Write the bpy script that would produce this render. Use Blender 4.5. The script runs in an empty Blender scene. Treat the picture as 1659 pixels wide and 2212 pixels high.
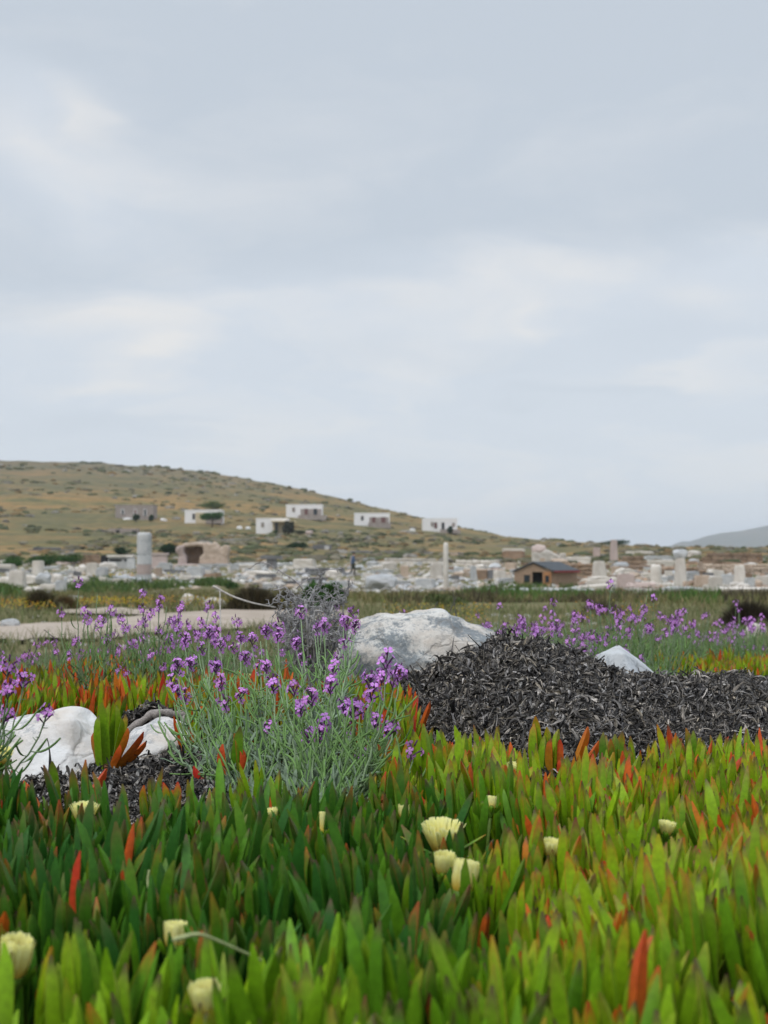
import bpy, bmesh, math, random
import numpy as np
from mathutils import Vector, Matrix, noise as mn

random.seed(7)
rng = np.random.default_rng(7)
scene = bpy.context.scene
col = scene.collection
R = math.radians

# ------------------------------------------------------------------ camera
CAMZ = 0.40
PITCH = math.atan((1182.7 - 1106.0) / 3196.5)
cam_d = bpy.data.cameras.new("camera")
cam = bpy.data.objects.new("camera", cam_d)
col.objects.link(cam)
cam.location = (0, 0, CAMZ)
cam.rotation_euler = (math.pi / 2 + PITCH, 0, 0)
cam_d.sensor_fit = 'VERTICAL'
cam_d.sensor_height = 17.3
cam_d.sensor_width = 13.0
cam_d.lens = 25.0
cam_d.clip_start = 0.02
cam_d.clip_end = 30000
cam_d.dof.use_dof = True
cam_d.dof.focus_distance = 2.6
cam_d.dof.aperture_fstop = 5.0
scene.camera = cam

# ------------------------------------------------------------------ world
SUN_EL, SUN_AZ = 52, 215
world = bpy.data.worlds.new("World")
scene.world = world
world.use_nodes = True
nt = world.node_tree
nt.nodes.clear()
def N(t, typ, **kw):
    n = t.nodes.new(typ)
    for k, v in kw.items():
        setattr(n, k, v)
    return n
def L(t, a, b):
    t.links.new(a, b)
def wmath(op, a, b=None, clamp=False):
    n = N(nt, 'ShaderNodeMath', operation=op, use_clamp=clamp)
    for i, v in enumerate((a, b)):
        if v is None: continue
        if isinstance(v, (int, float)): n.inputs[i].default_value = v
        else: L(nt, v, n.inputs[i])
    return n.outputs[0]
out = N(nt, 'ShaderNodeOutputWorld')
bg = N(nt, 'ShaderNodeBackground')
bg.inputs['Strength'].default_value = 0.1
sky = N(nt, 'ShaderNodeTexSky', sky_type='NISHITA')
sky.sun_disc = False
sky.sun_elevation = R(SUN_EL)
sky.sun_rotation = R(SUN_AZ)
geo = N(nt, 'ShaderNodeTexCoord')
sep = N(nt, 'ShaderNodeSeparateXYZ')
L(nt, geo.outputs['Generated'], sep.inputs[0])
zc = wmath('MAXIMUM', sep.outputs[2], 0.0)
den = wmath('ADD', zc, 0.12)
cx_ = wmath('DIVIDE', sep.outputs[0], den)
cy_ = wmath('DIVIDE', sep.outputs[1], den)
comb = N(nt, 'ShaderNodeCombineXYZ')
L(nt, cx_, comb.inputs[0]); L(nt, cy_, comb.inputs[1])
def wnoise(scale, detail, off, rough=0.55, dist=0.0, stretch=(1, 1, 1)):
    mp = N(nt, 'ShaderNodeMapping')
    mp.inputs['Location'].default_value = off
    mp.inputs['Scale'].default_value = stretch
    L(nt, comb.outputs[0], mp.inputs[0])
    n = N(nt, 'ShaderNodeTexNoise')
    n.inputs['Scale'].default_value = scale
    n.inputs['Detail'].default_value = detail
    n.inputs['Roughness'].default_value = rough
    n.inputs['Distortion'].default_value = dist
    L(nt, mp.outputs[0], n.inputs['Vector'])
    return n.outputs['Fac']
n1 = wnoise(1.1, 4, (3.1, 1.7, 0.4), 0.5, 0.4)
n3 = wnoise(1.7, 5, (1.3, 9.2, 2.0), 0.5, 0.2)
ay = wmath('MAXIMUM', wmath('ABSOLUTE', sep.outputs[1]), 0.05)
uu = wmath('ADD', wmath('DIVIDE', sep.outputs[0], ay), wmath('MULTIPLY', wmath('SUBTRACT', n1, 0.5), 0.16))
vv = wmath('ADD', wmath('DIVIDE', zc, ay), wmath('MULTIPLY', wmath('SUBTRACT', n3, 0.5), 0.07))
def blob(u0, v0, su, sv, amp, rot=0.0):
    """one soft cloud patch at a bearing / elevation slope in the sky"""
    du = wmath('SUBTRACT', uu, u0); dv = wmath('SUBTRACT', vv, v0)
    if rot: dv = wmath('SUBTRACT', dv, wmath('MULTIPLY', du, rot))
    a = wmath('POWER', wmath('ABSOLUTE', wmath('DIVIDE', du, su)), 2.0)
    b = wmath('POWER', wmath('ABSOLUTE', wmath('DIVIDE', dv, sv)), 2.0)
    return wmath('MULTIPLY', wmath('EXPONENT', wmath('MULTIPLY', wmath('ADD', a, b), -1.0)), amp)
c2 = N(nt, 'ShaderNodeCombineXYZ')
L(nt, uu, c2.inputs[0]); L(nt, wmath('MULTIPLY', wmath('MINIMUM', vv, 3.0), 2.4), c2.inputs[1])
nn2 = N(nt, 'ShaderNodeTexNoise'); nn2.inputs['Scale'].default_value = 6.5; nn2.inputs['Detail'].default_value = 7; nn2.inputs['Roughness'].default_value = .55; nn2.inputs['Distortion'].default_value = .35
mp2 = N(nt, 'ShaderNodeMapping'); mp2.inputs['Location'].default_value = (3.3, 1.2, 5.0)
L(nt, c2.outputs[0], mp2.inputs[0]); L(nt, mp2.outputs[0], nn2.inputs['Vector'])
n2 = nn2.outputs['Fac']
# grey cloud deck: its lower edge sits about eleven degrees up
elev = N(nt, 'ShaderNodeMapRange', interpolation_type='SMOOTHSTEP')
elev.inputs['From Min'].default_value = 0.160
elev.inputs['From Max'].default_value = 0.215
L(nt, wmath('ADD', vv, wmath('MULTIPLY', uu, -0.06)), elev.inputs['Value'])
darkness = elev.outputs[0]
for bb in (blob(-.22, .255, .085, .040, .95, -.35), blob(-.26, .31, .05, .03, .5, -.3), blob(.27, .20, .04, .02, .4), blob(-.3, .40, .12, .03, .25)):
    darkness = wmath('SUBTRACT', darkness, bb)
for bb in (blob(0.02, .133, .09, .012, .30), blob(.13, .108, .07, .007, .25), blob(-.15, .085, .12, .008, .28), blob(-.25, .16, .06, .014, .4), blob(.2, .15, .1, .012, .2)):
    darkness = wmath('ADD', darkness, bb)
darkness = wmath('ADD', darkness, wmath('MULTIPLY', wmath('SUBTRACT', n2, 0.5), -0.75), True)
lightm = wmath('MULTIPLY', wmath('SUBTRACT', n2, 0.47), 2.6, True)
for bb in (blob(-.205, .293, .026, .010, 1.3, -.5), blob(-.24, .27, .05, .02, .5, -.4), blob(-.18, .152, .05, .012, .75), blob(-.145, .133, .018, .006, .7), blob(0, .173, .05, .006, .5), blob(.14, .185, .05, .010, .45), blob(.10, .155, .012, .010, .4), blob(.165, .118, .03, .006, .5), blob(-.18, .118, .04, .007, .5), blob(.23, .17, .03, .010, .5)):
    lightm = wmath('ADD', lightm, bb)
lightm = wmath('ADD', lightm, 0.0, True)
cr = N(nt, 'ShaderNodeMix', data_type='RGBA')
cr.inputs[6].default_value = (6.45, 7.00, 7.70, 1)      # mid veil
cr.inputs[7].default_value = (5.52, 6.12, 6.84, 1)      # grey-blue cloud deck
L(nt, darkness, cr.inputs[0])
lf = wmath('MULTIPLY', lightm, wmath('SUBTRACT', 1.0, wmath('MULTIPLY', darkness, 0.75)))
lf = wmath('MULTIPLY', lf, 0.9)
cr2 = N(nt, 'ShaderNodeMix', data_type='RGBA')
L(nt, lf, cr2.inputs[0])
L(nt, cr.outputs[2], cr2.inputs[6])
cr2.inputs[7].default_value = (7.95, 7.9, 7.82, 1)
# the hidden sun makes the overcast sky overhead brighter than the band near the horizon
zen = N(nt, 'ShaderNodeMapRange', interpolation_type='SMOOTHSTEP')
zen.inputs['From Min'].default_value = 0.40
zen.inputs['From Max'].default_value = 0.95
zen.inputs['To Min'].default_value = 1.0
zen.inputs['To Max'].default_value = 2.2
L(nt, sep.outputs[2], zen.inputs['Value'])
vm = N(nt, 'ShaderNodeVectorMath', operation='SCALE')
L(nt, cr2.outputs[2], vm.inputs[0]); L(nt, zen.outputs[0], vm.inputs['Scale'])
mixs = N(nt, 'ShaderNodeMix', data_type='RGBA')
mixs.inputs[0].default_value = 0.94
L(nt, sky.outputs[0], mixs.inputs[6]); L(nt, vm.outputs[0], mixs.inputs[7])
L(nt, mixs.outputs[2], bg.inputs['Color'])
L(nt, bg.outputs[0], out.inputs['Surface'])

sun_d = bpy.data.lights.new("sun", 'SUN')
sun_d.energy = 1.35
sun_d.angle = R(14)
sun_d.color = (1.0, 0.965, 0.91)
sun = bpy.data.objects.new("sun", sun_d)
col.objects.link(sun)
saz = R(SUN_AZ)
sdir = Vector((math.sin(saz) * math.cos(R(SUN_EL)), math.cos(saz) * math.cos(R(SUN_EL)), math.sin(R(SUN_EL))))
sun.rotation_euler = sdir.to_track_quat('Z', 'Y').to_euler()

scene.view_settings.view_transform = 'Standard'
scene.view_settings.look = 'None'
scene.view_settings.exposure = 0.08
scene.view_settings.gamma = 1.0
scene.cycles.max_bounces = 6
scene.cycles.diffuse_bounces = 3
scene.cycles.volume_bounces = 1

# ------------------------------------------------------------------ coordinates
FD, CXD, CYD, HZ = 3196.5, 829.5, 1106.0, 1182.7
cp, sp = math.cos(PITCH), math.sin(PITCH)
def ray(px, py):
    u = (px - CXD) / FD; v = (CYD - py) / FD
    d = Vector((u, cp - v * sp, sp + v * cp))
    return d / d.y
def at(px, py, D):
    d = ray(px, py) * D
    return Vector((d.x, d.y, CAMZ + d.z))
RB = [0, 1, 2.3, 3.3, 4.4, 6, 10, 15, 22, 30, 45, 60, 79, 120, 200]
HB = [-.40, -.385, -.40, -.43, -.48, -.58, -.80, -.93, -.99, -1.15, -1.55, -2.0, -2.35, -2.45, -2.1]
CX = [-900, 0, 200, 400, 600, 760, 900, 1050, 1160, 1300, 1440, 1659, 2500]
CY = [1012, 998, 1001, 1016, 1046, 1081, 1116, 1151, 1169, 1171, 1180, 1184, 1182]
CR = [800, 800, 800, 780, 740, 700, 640, 560, 470, 450, 440, 430, 430]
SEA = -9.0
def interp(x, xs, ys):
    if x <= xs[0]: return ys[0]
    if x >= xs[-1]: return ys[-1]
    for i in range(len(xs) - 1):
        if x < xs[i + 1]:
            t = (x - xs[i]) / (xs[i + 1] - xs[i])
            return ys[i] + (ys[i + 1] - ys[i]) * t
def H(x, y, bumps=True):
    r = math.hypot(x, y)
    ang = math.atan2(x, y)
    px = CXD + FD * max(-.6, min(.6, math.tan(max(-1.3, min(1.3, ang)))))
    if abs(ang) > 1.3: px = CXD + FD * (0.6 if x > 0 else -0.6)
    if r <= 200:
        h = interp(r, RB, HB)
    else:
        rc = interp(px, CX, CR)
        ec = (HZ - interp(px, CX, CY)) / FD
        e0 = -2.1 / 200
        if r < rc:
            t = (r - 200) / (rc - 200)
            s = t * (1.35 - 0.35 * t * t) / 1.0
            s = min(s, 1.0)
            h = (e0 + (ec - e0) * s) * r
        else:
            h = max(SEA, ec * rc - (r - rc) * 0.05 - ((r - rc) / 160.0) ** 2)
    if bumps:
        if r < 15:
            a = 0.012 + 0.002 * r
            h += (a + .016 * max(0, 1 - r / 3.2)) * mn.noise((x * 2.6, y * 2.6, 0.3)) + a * .4 * mn.noise((x * 7, y * 7, 2.3))
        elif r < 200:
            a = 0.04 + 0.0012 * (r - 15)
            h += a * mn.noise((x * .25, y * .25, 0.3)) + a * .5 * mn.noise((x * .9, y * .9, 4.3))
        elif r < 1100:
            h += 0.9 * min(1, (r - 200) / 150) * (mn.noise((x * .03, y * .03, 0.3)) + .6 * mn.noise((x * .11, y * .11, 1.3)))
    return CAMZ + h
def ground_at(px, py, r0=0.5, r1=1500, off=0.0):
    d = ray(px, py)
    r = r0
    last = r0
    while r < r1:
        if CAMZ + d.z * r <= H(d.x * r, r, False) + off:
            a, b = last, r
            for _ in range(18):
                m = (a + b) / 2
                if CAMZ + d.z * m <= H(d.x * m, m, False) + off: b = m
                else: a = m
            return Vector((d.x * b, b, H(d.x * b, b)))
        last = r
        r *= 1.02
    return None
def proj(x, y, z):
    dz = z - CAMZ
    yc = y * cp + dz * sp
    zc2 = -y * sp + dz * cp
    return CXD + FD * x / yc, CYD - FD * zc2 / yc

# ------------------------------------------------------------------ materials
def mat(name):
    m = bpy.data.materials.new(name)
    m.use_nodes = True
    t = m.node_tree
    return m, t, t.nodes['Principled BSDF']
def pos_noise(t, scale, detail=4, rough=0.55, coord='Object', off=(0, 0, 0), stretch=(1, 1, 1)):
    tc = N(t, 'ShaderNodeTexCoord')
    mp = N(t, 'ShaderNodeMapping')
    mp.inputs['Location'].default_value = off
    mp.inputs['Scale'].default_value = stretch
    L(t, tc.outputs[coord], mp.inputs[0])
    n = N(t, 'ShaderNodeTexNoise')
    n.inputs['Scale'].default_value = scale
    n.inputs['Detail'].default_value = detail
    n.inputs['Roughness'].default_value = rough
    L(t, mp.outputs[0], n.inputs['Vector'])
    return n.outputs['Fac']
def ramp(t, fac, stops):
    r = N(t, 'ShaderNodeValToRGB')
    e = r.color_ramp.elements
    while len(e) < len(stops): e.new(0.5)
    for el, (p, c) in zip(e, stops):
        el.position = p; el.color = (*c, 1)
    L(t, fac, r.inputs[0])
    return r.outputs[0]
def mixc(t, fac, a, b, mode='MIX'):
    n = N(t, 'ShaderNodeMix', data_type='RGBA', blend_type=mode)
    for i, v in ((0, fac), (6, a), (7, b)):
        if isinstance(v, (int, float)): n.inputs[i].default_value = v
        elif isinstance(v, tuple): n.inputs[i].default_value = (*v, 1)
        else: L(t, v, n.inputs[i])
    return n.outputs[2]
def tmath(t, op, a, b=None, clamp=False):
    n = N(t, 'ShaderNodeMath', operation=op, use_clamp=clamp)
    for i, v in enumerate((a, b)):
        if v is None: continue
        if isinstance(v, (int, float)): n.inputs[i].default_value = v
        else: L(t, v, n.inputs[i])
    return n.outputs[0]
def bump(t, b, fac, strength, dist):
    n = N(t, 'ShaderNodeBump')
    n.inputs['Strength'].default_value = strength
    n.inputs['Distance'].default_value = dist
    L(t, fac, n.inputs['Height'])
    L(t, n.outputs[0], b.inputs['Normal'])
def attr_mat(name, rough=0.6, spec=0.3, nscale=400, namp=0.25, transl=0.0, bmp=0.0, coat=0.0):
    m, t, b = mat(name)
    a = N(t, 'ShaderNodeAttribute', attribute_name='Col')
    f = pos_noise(t, nscale, 3)
    c = mixc(t, 1.0, a.outputs['Color'], ramp(t, f, [(0.25, (1 - namp,) * 3), (0.75, (1 + namp,) * 3)]), 'MULTIPLY')
    L(t, c, b.inputs['Base Color'])
    b.inputs['Roughness'].default_value = rough
    b.inputs['Specular IOR Level'].default_value = spec
    if coat: b.inputs['Coat Weight'].default_value = coat; b.inputs['Coat Roughness'].default_value = .4
    if bmp: bump(t, b, f, 0.5, bmp)
    if transl > 0:
        tr = N(t, 'ShaderNodeBsdfTranslucent')
        L(t, c, tr.inputs[0])
        ms = N(t, 'ShaderNodeMixShader')
        ms.inputs[0].default_value = transl
        L(t, b.outputs[0], ms.inputs[1]); L(t, tr.outputs[0], ms.inputs[2])
        L(t, ms.outputs[0], t.nodes['Material Output'].inputs['Surface'])
    return m
M = {}
M['ice_leaf'] = attr_mat('succulent_leaf', 0.50, 0.22, 190, 0.22, 0.04)
M['stock'] = attr_mat('downy_stem', 0.8, 0.15, 500, 0.2)
M['petal'] = attr_mat('petal', 0.6, 0.2, 600, 0.15, 0.3)
M['ice_petal'] = attr_mat('ice_plant_petal', 0.55, 0.2, 300, 0.05, 0.45)
M['debris'] = attr_mat('dead_plant_matter', 0.75, 0.25, 330, 0.45, 0.0, 0.001)
M['grass'] = attr_mat('grass', 0.7, 0.2, 8, 0.2, 0.25)
M['scrub'] = attr_mat('scrub', 0.9, 0.1, 1.1, 0.45)
M['wood'] = attr_mat('dry_twig', 0.85, 0.15, 120, 0.3)
def stone(name, c1, c2, scale, dark=None, amp=0.5, bd=0.01, rnd=0.25):
    m, t, b = mat(name)
    f = pos_noise(t, scale, 6, 0.6)
    c = ramp(t, f, [(0.3, c2), (0.62, c1)])
    if dark:
        f2 = pos_noise(t, scale * 2.3, 8, 0.72, off=(5, 3, 1))
        msk = ramp(t, f2, [(amp - .02, (0, 0, 0)), (amp + .14, (1, 1, 1))])
        c = mixc(t, msk, c, dark)
    oi = N(t, 'ShaderNodeObjectInfo')
    v = N(t, 'ShaderNodeMapRange')
    v.inputs['To Min'].default_value = 1 - rnd
    v.inputs['To Max'].default_value = 1 + rnd * .35
    L(t, oi.outputs['Random'], v.inputs['Value'])
    hs = N(t, 'ShaderNodeHueSaturation')
    L(t, c, hs.inputs['Color']); L(t, v.outputs[0], hs.inputs['Value'])
    L(t, hs.outputs[0], b.inputs['Base Color'])
    b.inputs['Roughness'].default_value = 0.85
    b.inputs['Specular IOR Level'].default_value = 0.25
    f3 = pos_noise(t, scale * 6, 6, 0.7)
    bump(t, b, f3, 0.7, bd)
    return m
M['pale'] = stone('pale_marble', (.76, .71, .65), (.56, .50, .44), 1.6, (.40, .37, .34), .60, .03)
M['bluish'] = stone('blue_grey_marble', (.60, .595, .59), (.40, .41, .42), 1.4, (.30, .31, .33), .58, .03)
M['tan'] = stone('tan_stone', (.58, .46, .37), (.42, .32, .24), 1.5, (.25, .18, .13), .6, .03)
M['pink'] = stone('pinkish_stone', (.62, .50, .46), (.50, .40, .37), 1.2, None, .5, .02)
M['brown'] = stone('brown_stone', (.35, .25, .18), (.22, .15, .10), 1.1, (.42, .21, .09), .57, .03)
M['dark'] = stone('dark_stone', (.22, .22, .23), (.13, .13, .13), 1.4, None, .5, .02)
M['plaster'] = stone('white_plaster', (.84, .82, .81), (.78, .76, .76), .5, None, .5, .01, .06)
M['grey_plaster'] = stone('grey_rubble_wall', (.36, .31, .28), (.27, .23, .21), .9, None, .5, .02, .05)
M['ochre'] = stone('ochre_plaster', (.62, .52, .35), (.5, .42, .3), .6, None, .5, .01, .05)
def plain(name, c, rough=.7, metal=0):
    m, t, b = mat(name)
    f = pos_noise(t, 6, 4)
    L(t, ramp(t, f, [(.3, tuple(x * .75 for x in c)), (.7, c)]), b.inputs['Base Color'])
    b.inputs['Roughness'].default_value = rough
    b.inputs['Metallic'].default_value = metal
    return m
M['black'] = plain('dark_opening', (.015, .015, .018))  # near-black colour standing in for the shade inside openings
M['glass'] = plain('window_glass', (.03, .04, .05), .15)
M['shutter'] = plain('brown_red_paint', (.17, .07, .06))
M['roofing'] = plain('dark_roofing_felt', (.07, .08, .09), .6)
M['fascia'] = plain('red_fascia_paint', (.25, .04, .04))
M['timber'] = plain('weathered_timber', (.38, .26, .175))
M['orange_timber'] = plain('orange_timber', (.45, .21, .09))

# big pale rock with lichen
def rock_mat(name, base, warm, lich, scale, th, bd=0.004, lich2=None):
    m, t, b = mat(name)
    f = pos_noise(t, scale, 5, .6)
    c = ramp(t, f, [(.35, warm), (.6, base)])
    big = pos_noise(t, scale * 0.9, 3, .5, off=(2, 7, 3))
    sm = pos_noise(t, scale * 7, 8, .85, off=(1, 1, 9))
    s = tmath(t, 'ADD', tmath(t, 'MULTIPLY', big, .5), tmath(t, 'MULTIPLY', sm, .5))
    msk = ramp(t, s, [(th, (0, 0, 0)), (th + .055, (1, 1, 1))])
    v = pos_noise(t, scale * 22, 4, .8)
    lc = ramp(t, v, [(.3, tuple(x * .45 for x in lich)), (.65, lich)])
    c = mixc(t, tmath(t, 'MULTIPLY', msk, .85), c, lc)
    if lich2:
        v2 = pos_noise(t, scale * 16, 5, .75, off=(9, 9, 9))
        c = mixc(t, ramp(t, v2, [(.60, (0, 0, 0)), (.70, (.7, .7, .7))]), c, lich2)
    L(t, c, b.inputs['Base Color'])
    b.inputs['Roughness'].default_value = .75
    b.inputs['Specular IOR Level'].default_value = .3
    vo = N(t, 'ShaderNodeTexVoronoi', feature='DISTANCE_TO_EDGE')
    vo.inputs['Scale'].default_value = scale * .9
    tc = N(t, 'ShaderNodeTexCoord'); wn = N(t, 'ShaderNodeTexNoise'); wn.inputs['Scale'].default_value = scale * 1.3; wn.inputs['Detail'].default_value = 5
    L(t, tc.outputs['Object'], wn.inputs['Vector'])
    va = N(t, 'ShaderNodeVectorMath', operation='MULTIPLY_ADD'); L(t, wn.outputs['Color'], va.inputs[0]); va.inputs[1].default_value = (.12, .12, .12); L(t, tc.outputs['Object'], va.inputs[2])
    L(t, va.outputs[0], vo.inputs['Vector'])
    crk = ramp(t, vo.outputs['Distance'], [(0.0, (0, 0, 0)), (.035, (1, 1, 1))])
    c = mixc(t, tmath(t, 'MULTIPLY', tmath(t, 'SUBTRACT', 1.0, crk), tmath(t, 'MULTIPLY', big, .75)), c, tuple(x * .45 for x in warm))
    L(t, c, b.inputs['Base Color'])
    h = tmath(t, 'ADD', pos_noise(t, scale * 5, 8, .7), tmath(t, 'MULTIPLY', sm, .6))
    h = tmath(t, 'ADD', h, tmath(t, 'MULTIPLY', crk, .35))
    bump(t, b, h, .8, bd)
    return m
M['rock'] = rock_mat('lichened_rock', (.68, .66, .62), (.56, .49, .42), (.20, .24, .27), 9, .475, .008, (.17, .17, .16))
M['marble'] = rock_mat('white_quartz', (.78, .775, .77), (.68, .61, .54), (.50, .51, .52), 7, .52, .008)
M['greyrock'] = rock_mat('pale_grey_rock', (.55, .57, .59), (.48, .49, .49), (.36, .38, .40), 8, .53, .004)

# ground
def ground_mat():
    m, t, b = mat('ground')
    g = N(t, 'ShaderNodeNewGeometry')
    ln = N(t, 'ShaderNodeVectorMath', operation='LENGTH')
    L(t, g.outputs['Position'], ln.inputs[0])
    dist = ln.outputs['Value']
    def zone(a, b_):
        r = N(t, 'ShaderNodeMapRange')
        r.inputs['From Min'].default_value = a; r.inputs['From Max'].default_value = b_
        L(t, dist, r.inputs['Value'])
        return r.outputs[0]
    soil = ramp(t, pos_noise(t, 45, 6, .7), [(.3, (.03, .024, .018)), (.7, (.13, .11, .09))])
    gr = ramp(t, pos_noise(t, 1.1, 6, .65), [(.32, (.07, .085, .03)), (.5, (.15, .14, .065)), (.68, (.27, .21, .12))])
    hill = ramp(t, pos_noise(t, .045, 8, .65), [(.36, (.10, .095, .05)), (.45, (.165, .145, .065)), (.54, (.27, .175, .075)), (.7, (.33, .20, .085))])
    bands = pos_noise(t, .016, 7, .7, off=(40, 3, 0), stretch=(.35, 1, 4))
    hill = mixc(t, ramp(t, bands, [(.44, (0, 0, 0)), (.60, (.8, .8, .8))]), hill, (.135, .125, .065))
    fine = pos_noise(t, .35, 8, .75)
    hill = mixc(t, 1.0, hill, ramp(t, fine, [(.3, (.55, .6, .62)), (.7, (1.35, 1.3, 1.25))]), 'MULTIPLY')
    # higher slopes are stonier and greyer
    sz = N(t, 'ShaderNodeSeparateXYZ'); L(t, g.outputs['Position'], sz.inputs[0])
    hz = N(t, 'ShaderNodeMapRange'); hz.inputs['From Min'].default_value = 16; hz.inputs['From Max'].default_value = 44
    L(t, sz.outputs[2], hz.inputs['Value'])
    hill = mixc(t, tmath(t, 'MULTIPLY', hz.outputs[0], .65), hill, ramp(t, pos_noise(t, .09, 8, .7), [(.35, (.09, .095, .07)), (.65, (.2, .165, .12))]))
    c = mixc(t, zone(5, 9), soil, gr)
    c = mixc(t, zone(150, 240), c, hill)
    L(t, c, b.inputs['Base Color'])
    b.inputs['Roughness'].default_value = .95
    b.inputs['Specular IOR Level'].default_value = .1
    bump(t, b, pos_noise(t, 30, 6, .7), .6, .02)
    return m
M['ground'] = ground_mat()
def path_mat():
    m, t, b = mat('sandy_path')
    c = ramp(t, pos_noise(t, 1.5, 8, .7), [(.3, (.30, .24, .185)), (.7, (.46, .38, .31))])
    L(t, c, b.inputs['Base Color'])
    b.inputs['Roughness'].default_value = .95
    bump(t, b, pos_noise(t, 18, 6, .7), .5, .02)
    return m
M['path'] = path_mat()
m, t, b = mat('far_hill')
L(t, ramp(t, pos_noise(t, .006, 8, .65), [(.35, (.09, .10, .08)), (.65, (.17, .15, .12))]), b.inputs['Base Color'])
b.inputs['Roughness'].default_value = 1
M['farhill'] = m

# ------------------------------------------------------------------ object helpers
def tag(o, label=None, cat=None, group=None, kind=None):
    if label: o['label'] = label
    if cat: o['category'] = cat
    if group: o['group'] = group
    if kind or label: o['kind'] = kind or 'thing'
    return o
def empty(name, loc, rz=0):
    o = bpy.data.objects.new(name, None)
    o.empty_display_size = .1
    col.objects.link(o)
    o.location = loc
    o.rotation_euler = (0, 0, rz)
    return o
class MB:
    """collects vertices, faces and vertex colours into one mesh"""
    def __init__(s): s.v = []; s.q = []; s.t = []; s.c = []; s.n = 0
    def add(s, v, quads=None, tris=None, c=(1, 1, 1)):
        v = np.asarray(v, dtype=np.float64).reshape(-1, 3)
        s.v.append(v)
        c = np.asarray(c, dtype=np.float64)
        if c.ndim == 1: c = np.tile(c, (len(v), 1))
        s.c.append(c)
        if quads is not None and len(quads): s.q.append(np.asarray(quads, dtype=np.int64).reshape(-1, 4) + s.n)
        if tris is not None and len(tris): s.t.append(np.asarray(tris, dtype=np.int64).reshape(-1, 3) + s.n)
        s.n += len(v)
    def mesh(s, name, m, smooth=True, origin=None):
        me = bpy.data.meshes.new(name)
        v = np.concatenate(s.v) if s.v else np.zeros((0, 3))
        if origin is not None: v = v - np.array(origin)
        c = np.concatenate(s.c)
        q = np.concatenate(s.q) if s.q else np.zeros((0, 4), int)
        tr = np.concatenate(s.t) if s.t else np.zeros((0, 3), int)
        nl = q.size + tr.size
        me.vertices.add(len(v)); me.vertices.foreach_set('co', v.ravel())
        me.loops.add(nl); me.loops.foreach_set('vertex_index', np.concatenate([q.ravel(), tr.ravel()]).astype(np.int32))
        nf = len(q) + len(tr)
        me.polygons.add(nf)
        st = np.concatenate([np.arange(len(q)) * 4, q.size + np.arange(len(tr)) * 3]).astype(np.int32)
        me.polygons.foreach_set('loop_start', st)
        me.update(calc_edges=True)
        me.polygons.foreach_set('use_smooth', np.full(nf, smooth))
        a = me.color_attributes.new('Col', 'FLOAT_COLOR', 'POINT')
        a.data.foreach_set('color', np.concatenate([c, np.ones((len(c), 1))], 1).ravel())
        me.materials.append(m)
        me.validate()
        return me
    def build(s, name, m, parent=None, smooth=True, origin=None):
        o = bpy.data.objects.new(name, s.mesh(name, m, smooth, origin))
        col.objects.link(o)
        if parent is not None: o.parent = parent
        elif origin is not None: o.location = origin
        return o
def box(mb, c, s, rz=0, col_=(1, 1, 1)):
    x, y, z = [k / 2 for k in s]
    v = np.array([[a * x, b_ * y, d * z] for a in (-1, 1) for b_ in (-1, 1) for d in (-1, 1)])
    if rz:
        ca, sa = math.cos(rz), math.sin(rz)
        v = v @ np.array([[ca, sa, 0], [-sa, ca, 0], [0, 0, 1]])
    mb.add(v + np.array(c), [(0, 1, 3, 2), (4, 6, 7, 5), (0, 4, 5, 1), (2, 3, 7, 6), (0, 2, 6, 4), (1, 5, 7, 3)], c=col_)
def tube(mb, pts, rad, seg=6, c=(1, 1, 1), cap=True):
    P = np.asarray(pts, float); n = len(P)
    rad = np.full(n, rad) if np.isscalar(rad) else np.asarray(rad)
    T = np.gradient(P, axis=0); T /= np.linalg.norm(T, axis=1)[:, None] + 1e-12
    ref = np.array([0.31, 0.17, 0.93]) if abs(T[0][2]) < .9 else np.array([1., 0.1, 0])
    A = np.cross(T, ref); A /= np.linalg.norm(A, axis=1)[:, None] + 1e-12
    B = np.cross(T, A)
    th = np.arange(seg) * 2 * math.pi / seg
    V = P[:, None] + rad[:, None, None] * (np.cos(th)[None, :, None] * A[:, None] + np.sin(th)[None, :, None] * B[:, None])
    q = []
    for i in range(n - 1):
        for j in range(seg):
            k = (j + 1) % seg
            q.append((i * seg + j, i * seg + k, (i + 1) * seg + k, (i + 1) * seg + j))
    V = V.reshape(-1, 3)
    tr = []
    if cap:
        V = np.concatenate([V, P[-1:] + T[-1:] * rad[-1] * .5, P[:1]])
        e = n * seg
        for j in range(seg):
            k = (j + 1) % seg
            tr.append(((n - 1) * seg + j, (n - 1) * seg + k, e)); tr.append((k, j, e + 1))
    if hasattr(c, '__len__') and np.asarray(c).ndim == 2:
        c = np.repeat(np.asarray(c), seg, axis=0)
        if cap: c = np.concatenate([c, c[-1:], c[:1]])
    mb.add(V, q, tr, c)
def bez(a, b, c, d, n):
    t = np.linspace(0, 1, n)[:, None]
    a, b, c, d = [np.asarray(k, float) for k in (a, b, c, d)]
    return (1 - t) ** 3 * a + 3 * (1 - t) ** 2 * t * b + 3 * (1 - t) * t * t * c + t ** 3 * d
def copy_tree(o, parent=None):
    c = o.copy(); col.objects.link(c)
    c.parent = parent
    for ch in o.children: copy_tree(ch, c)
    return c

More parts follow.
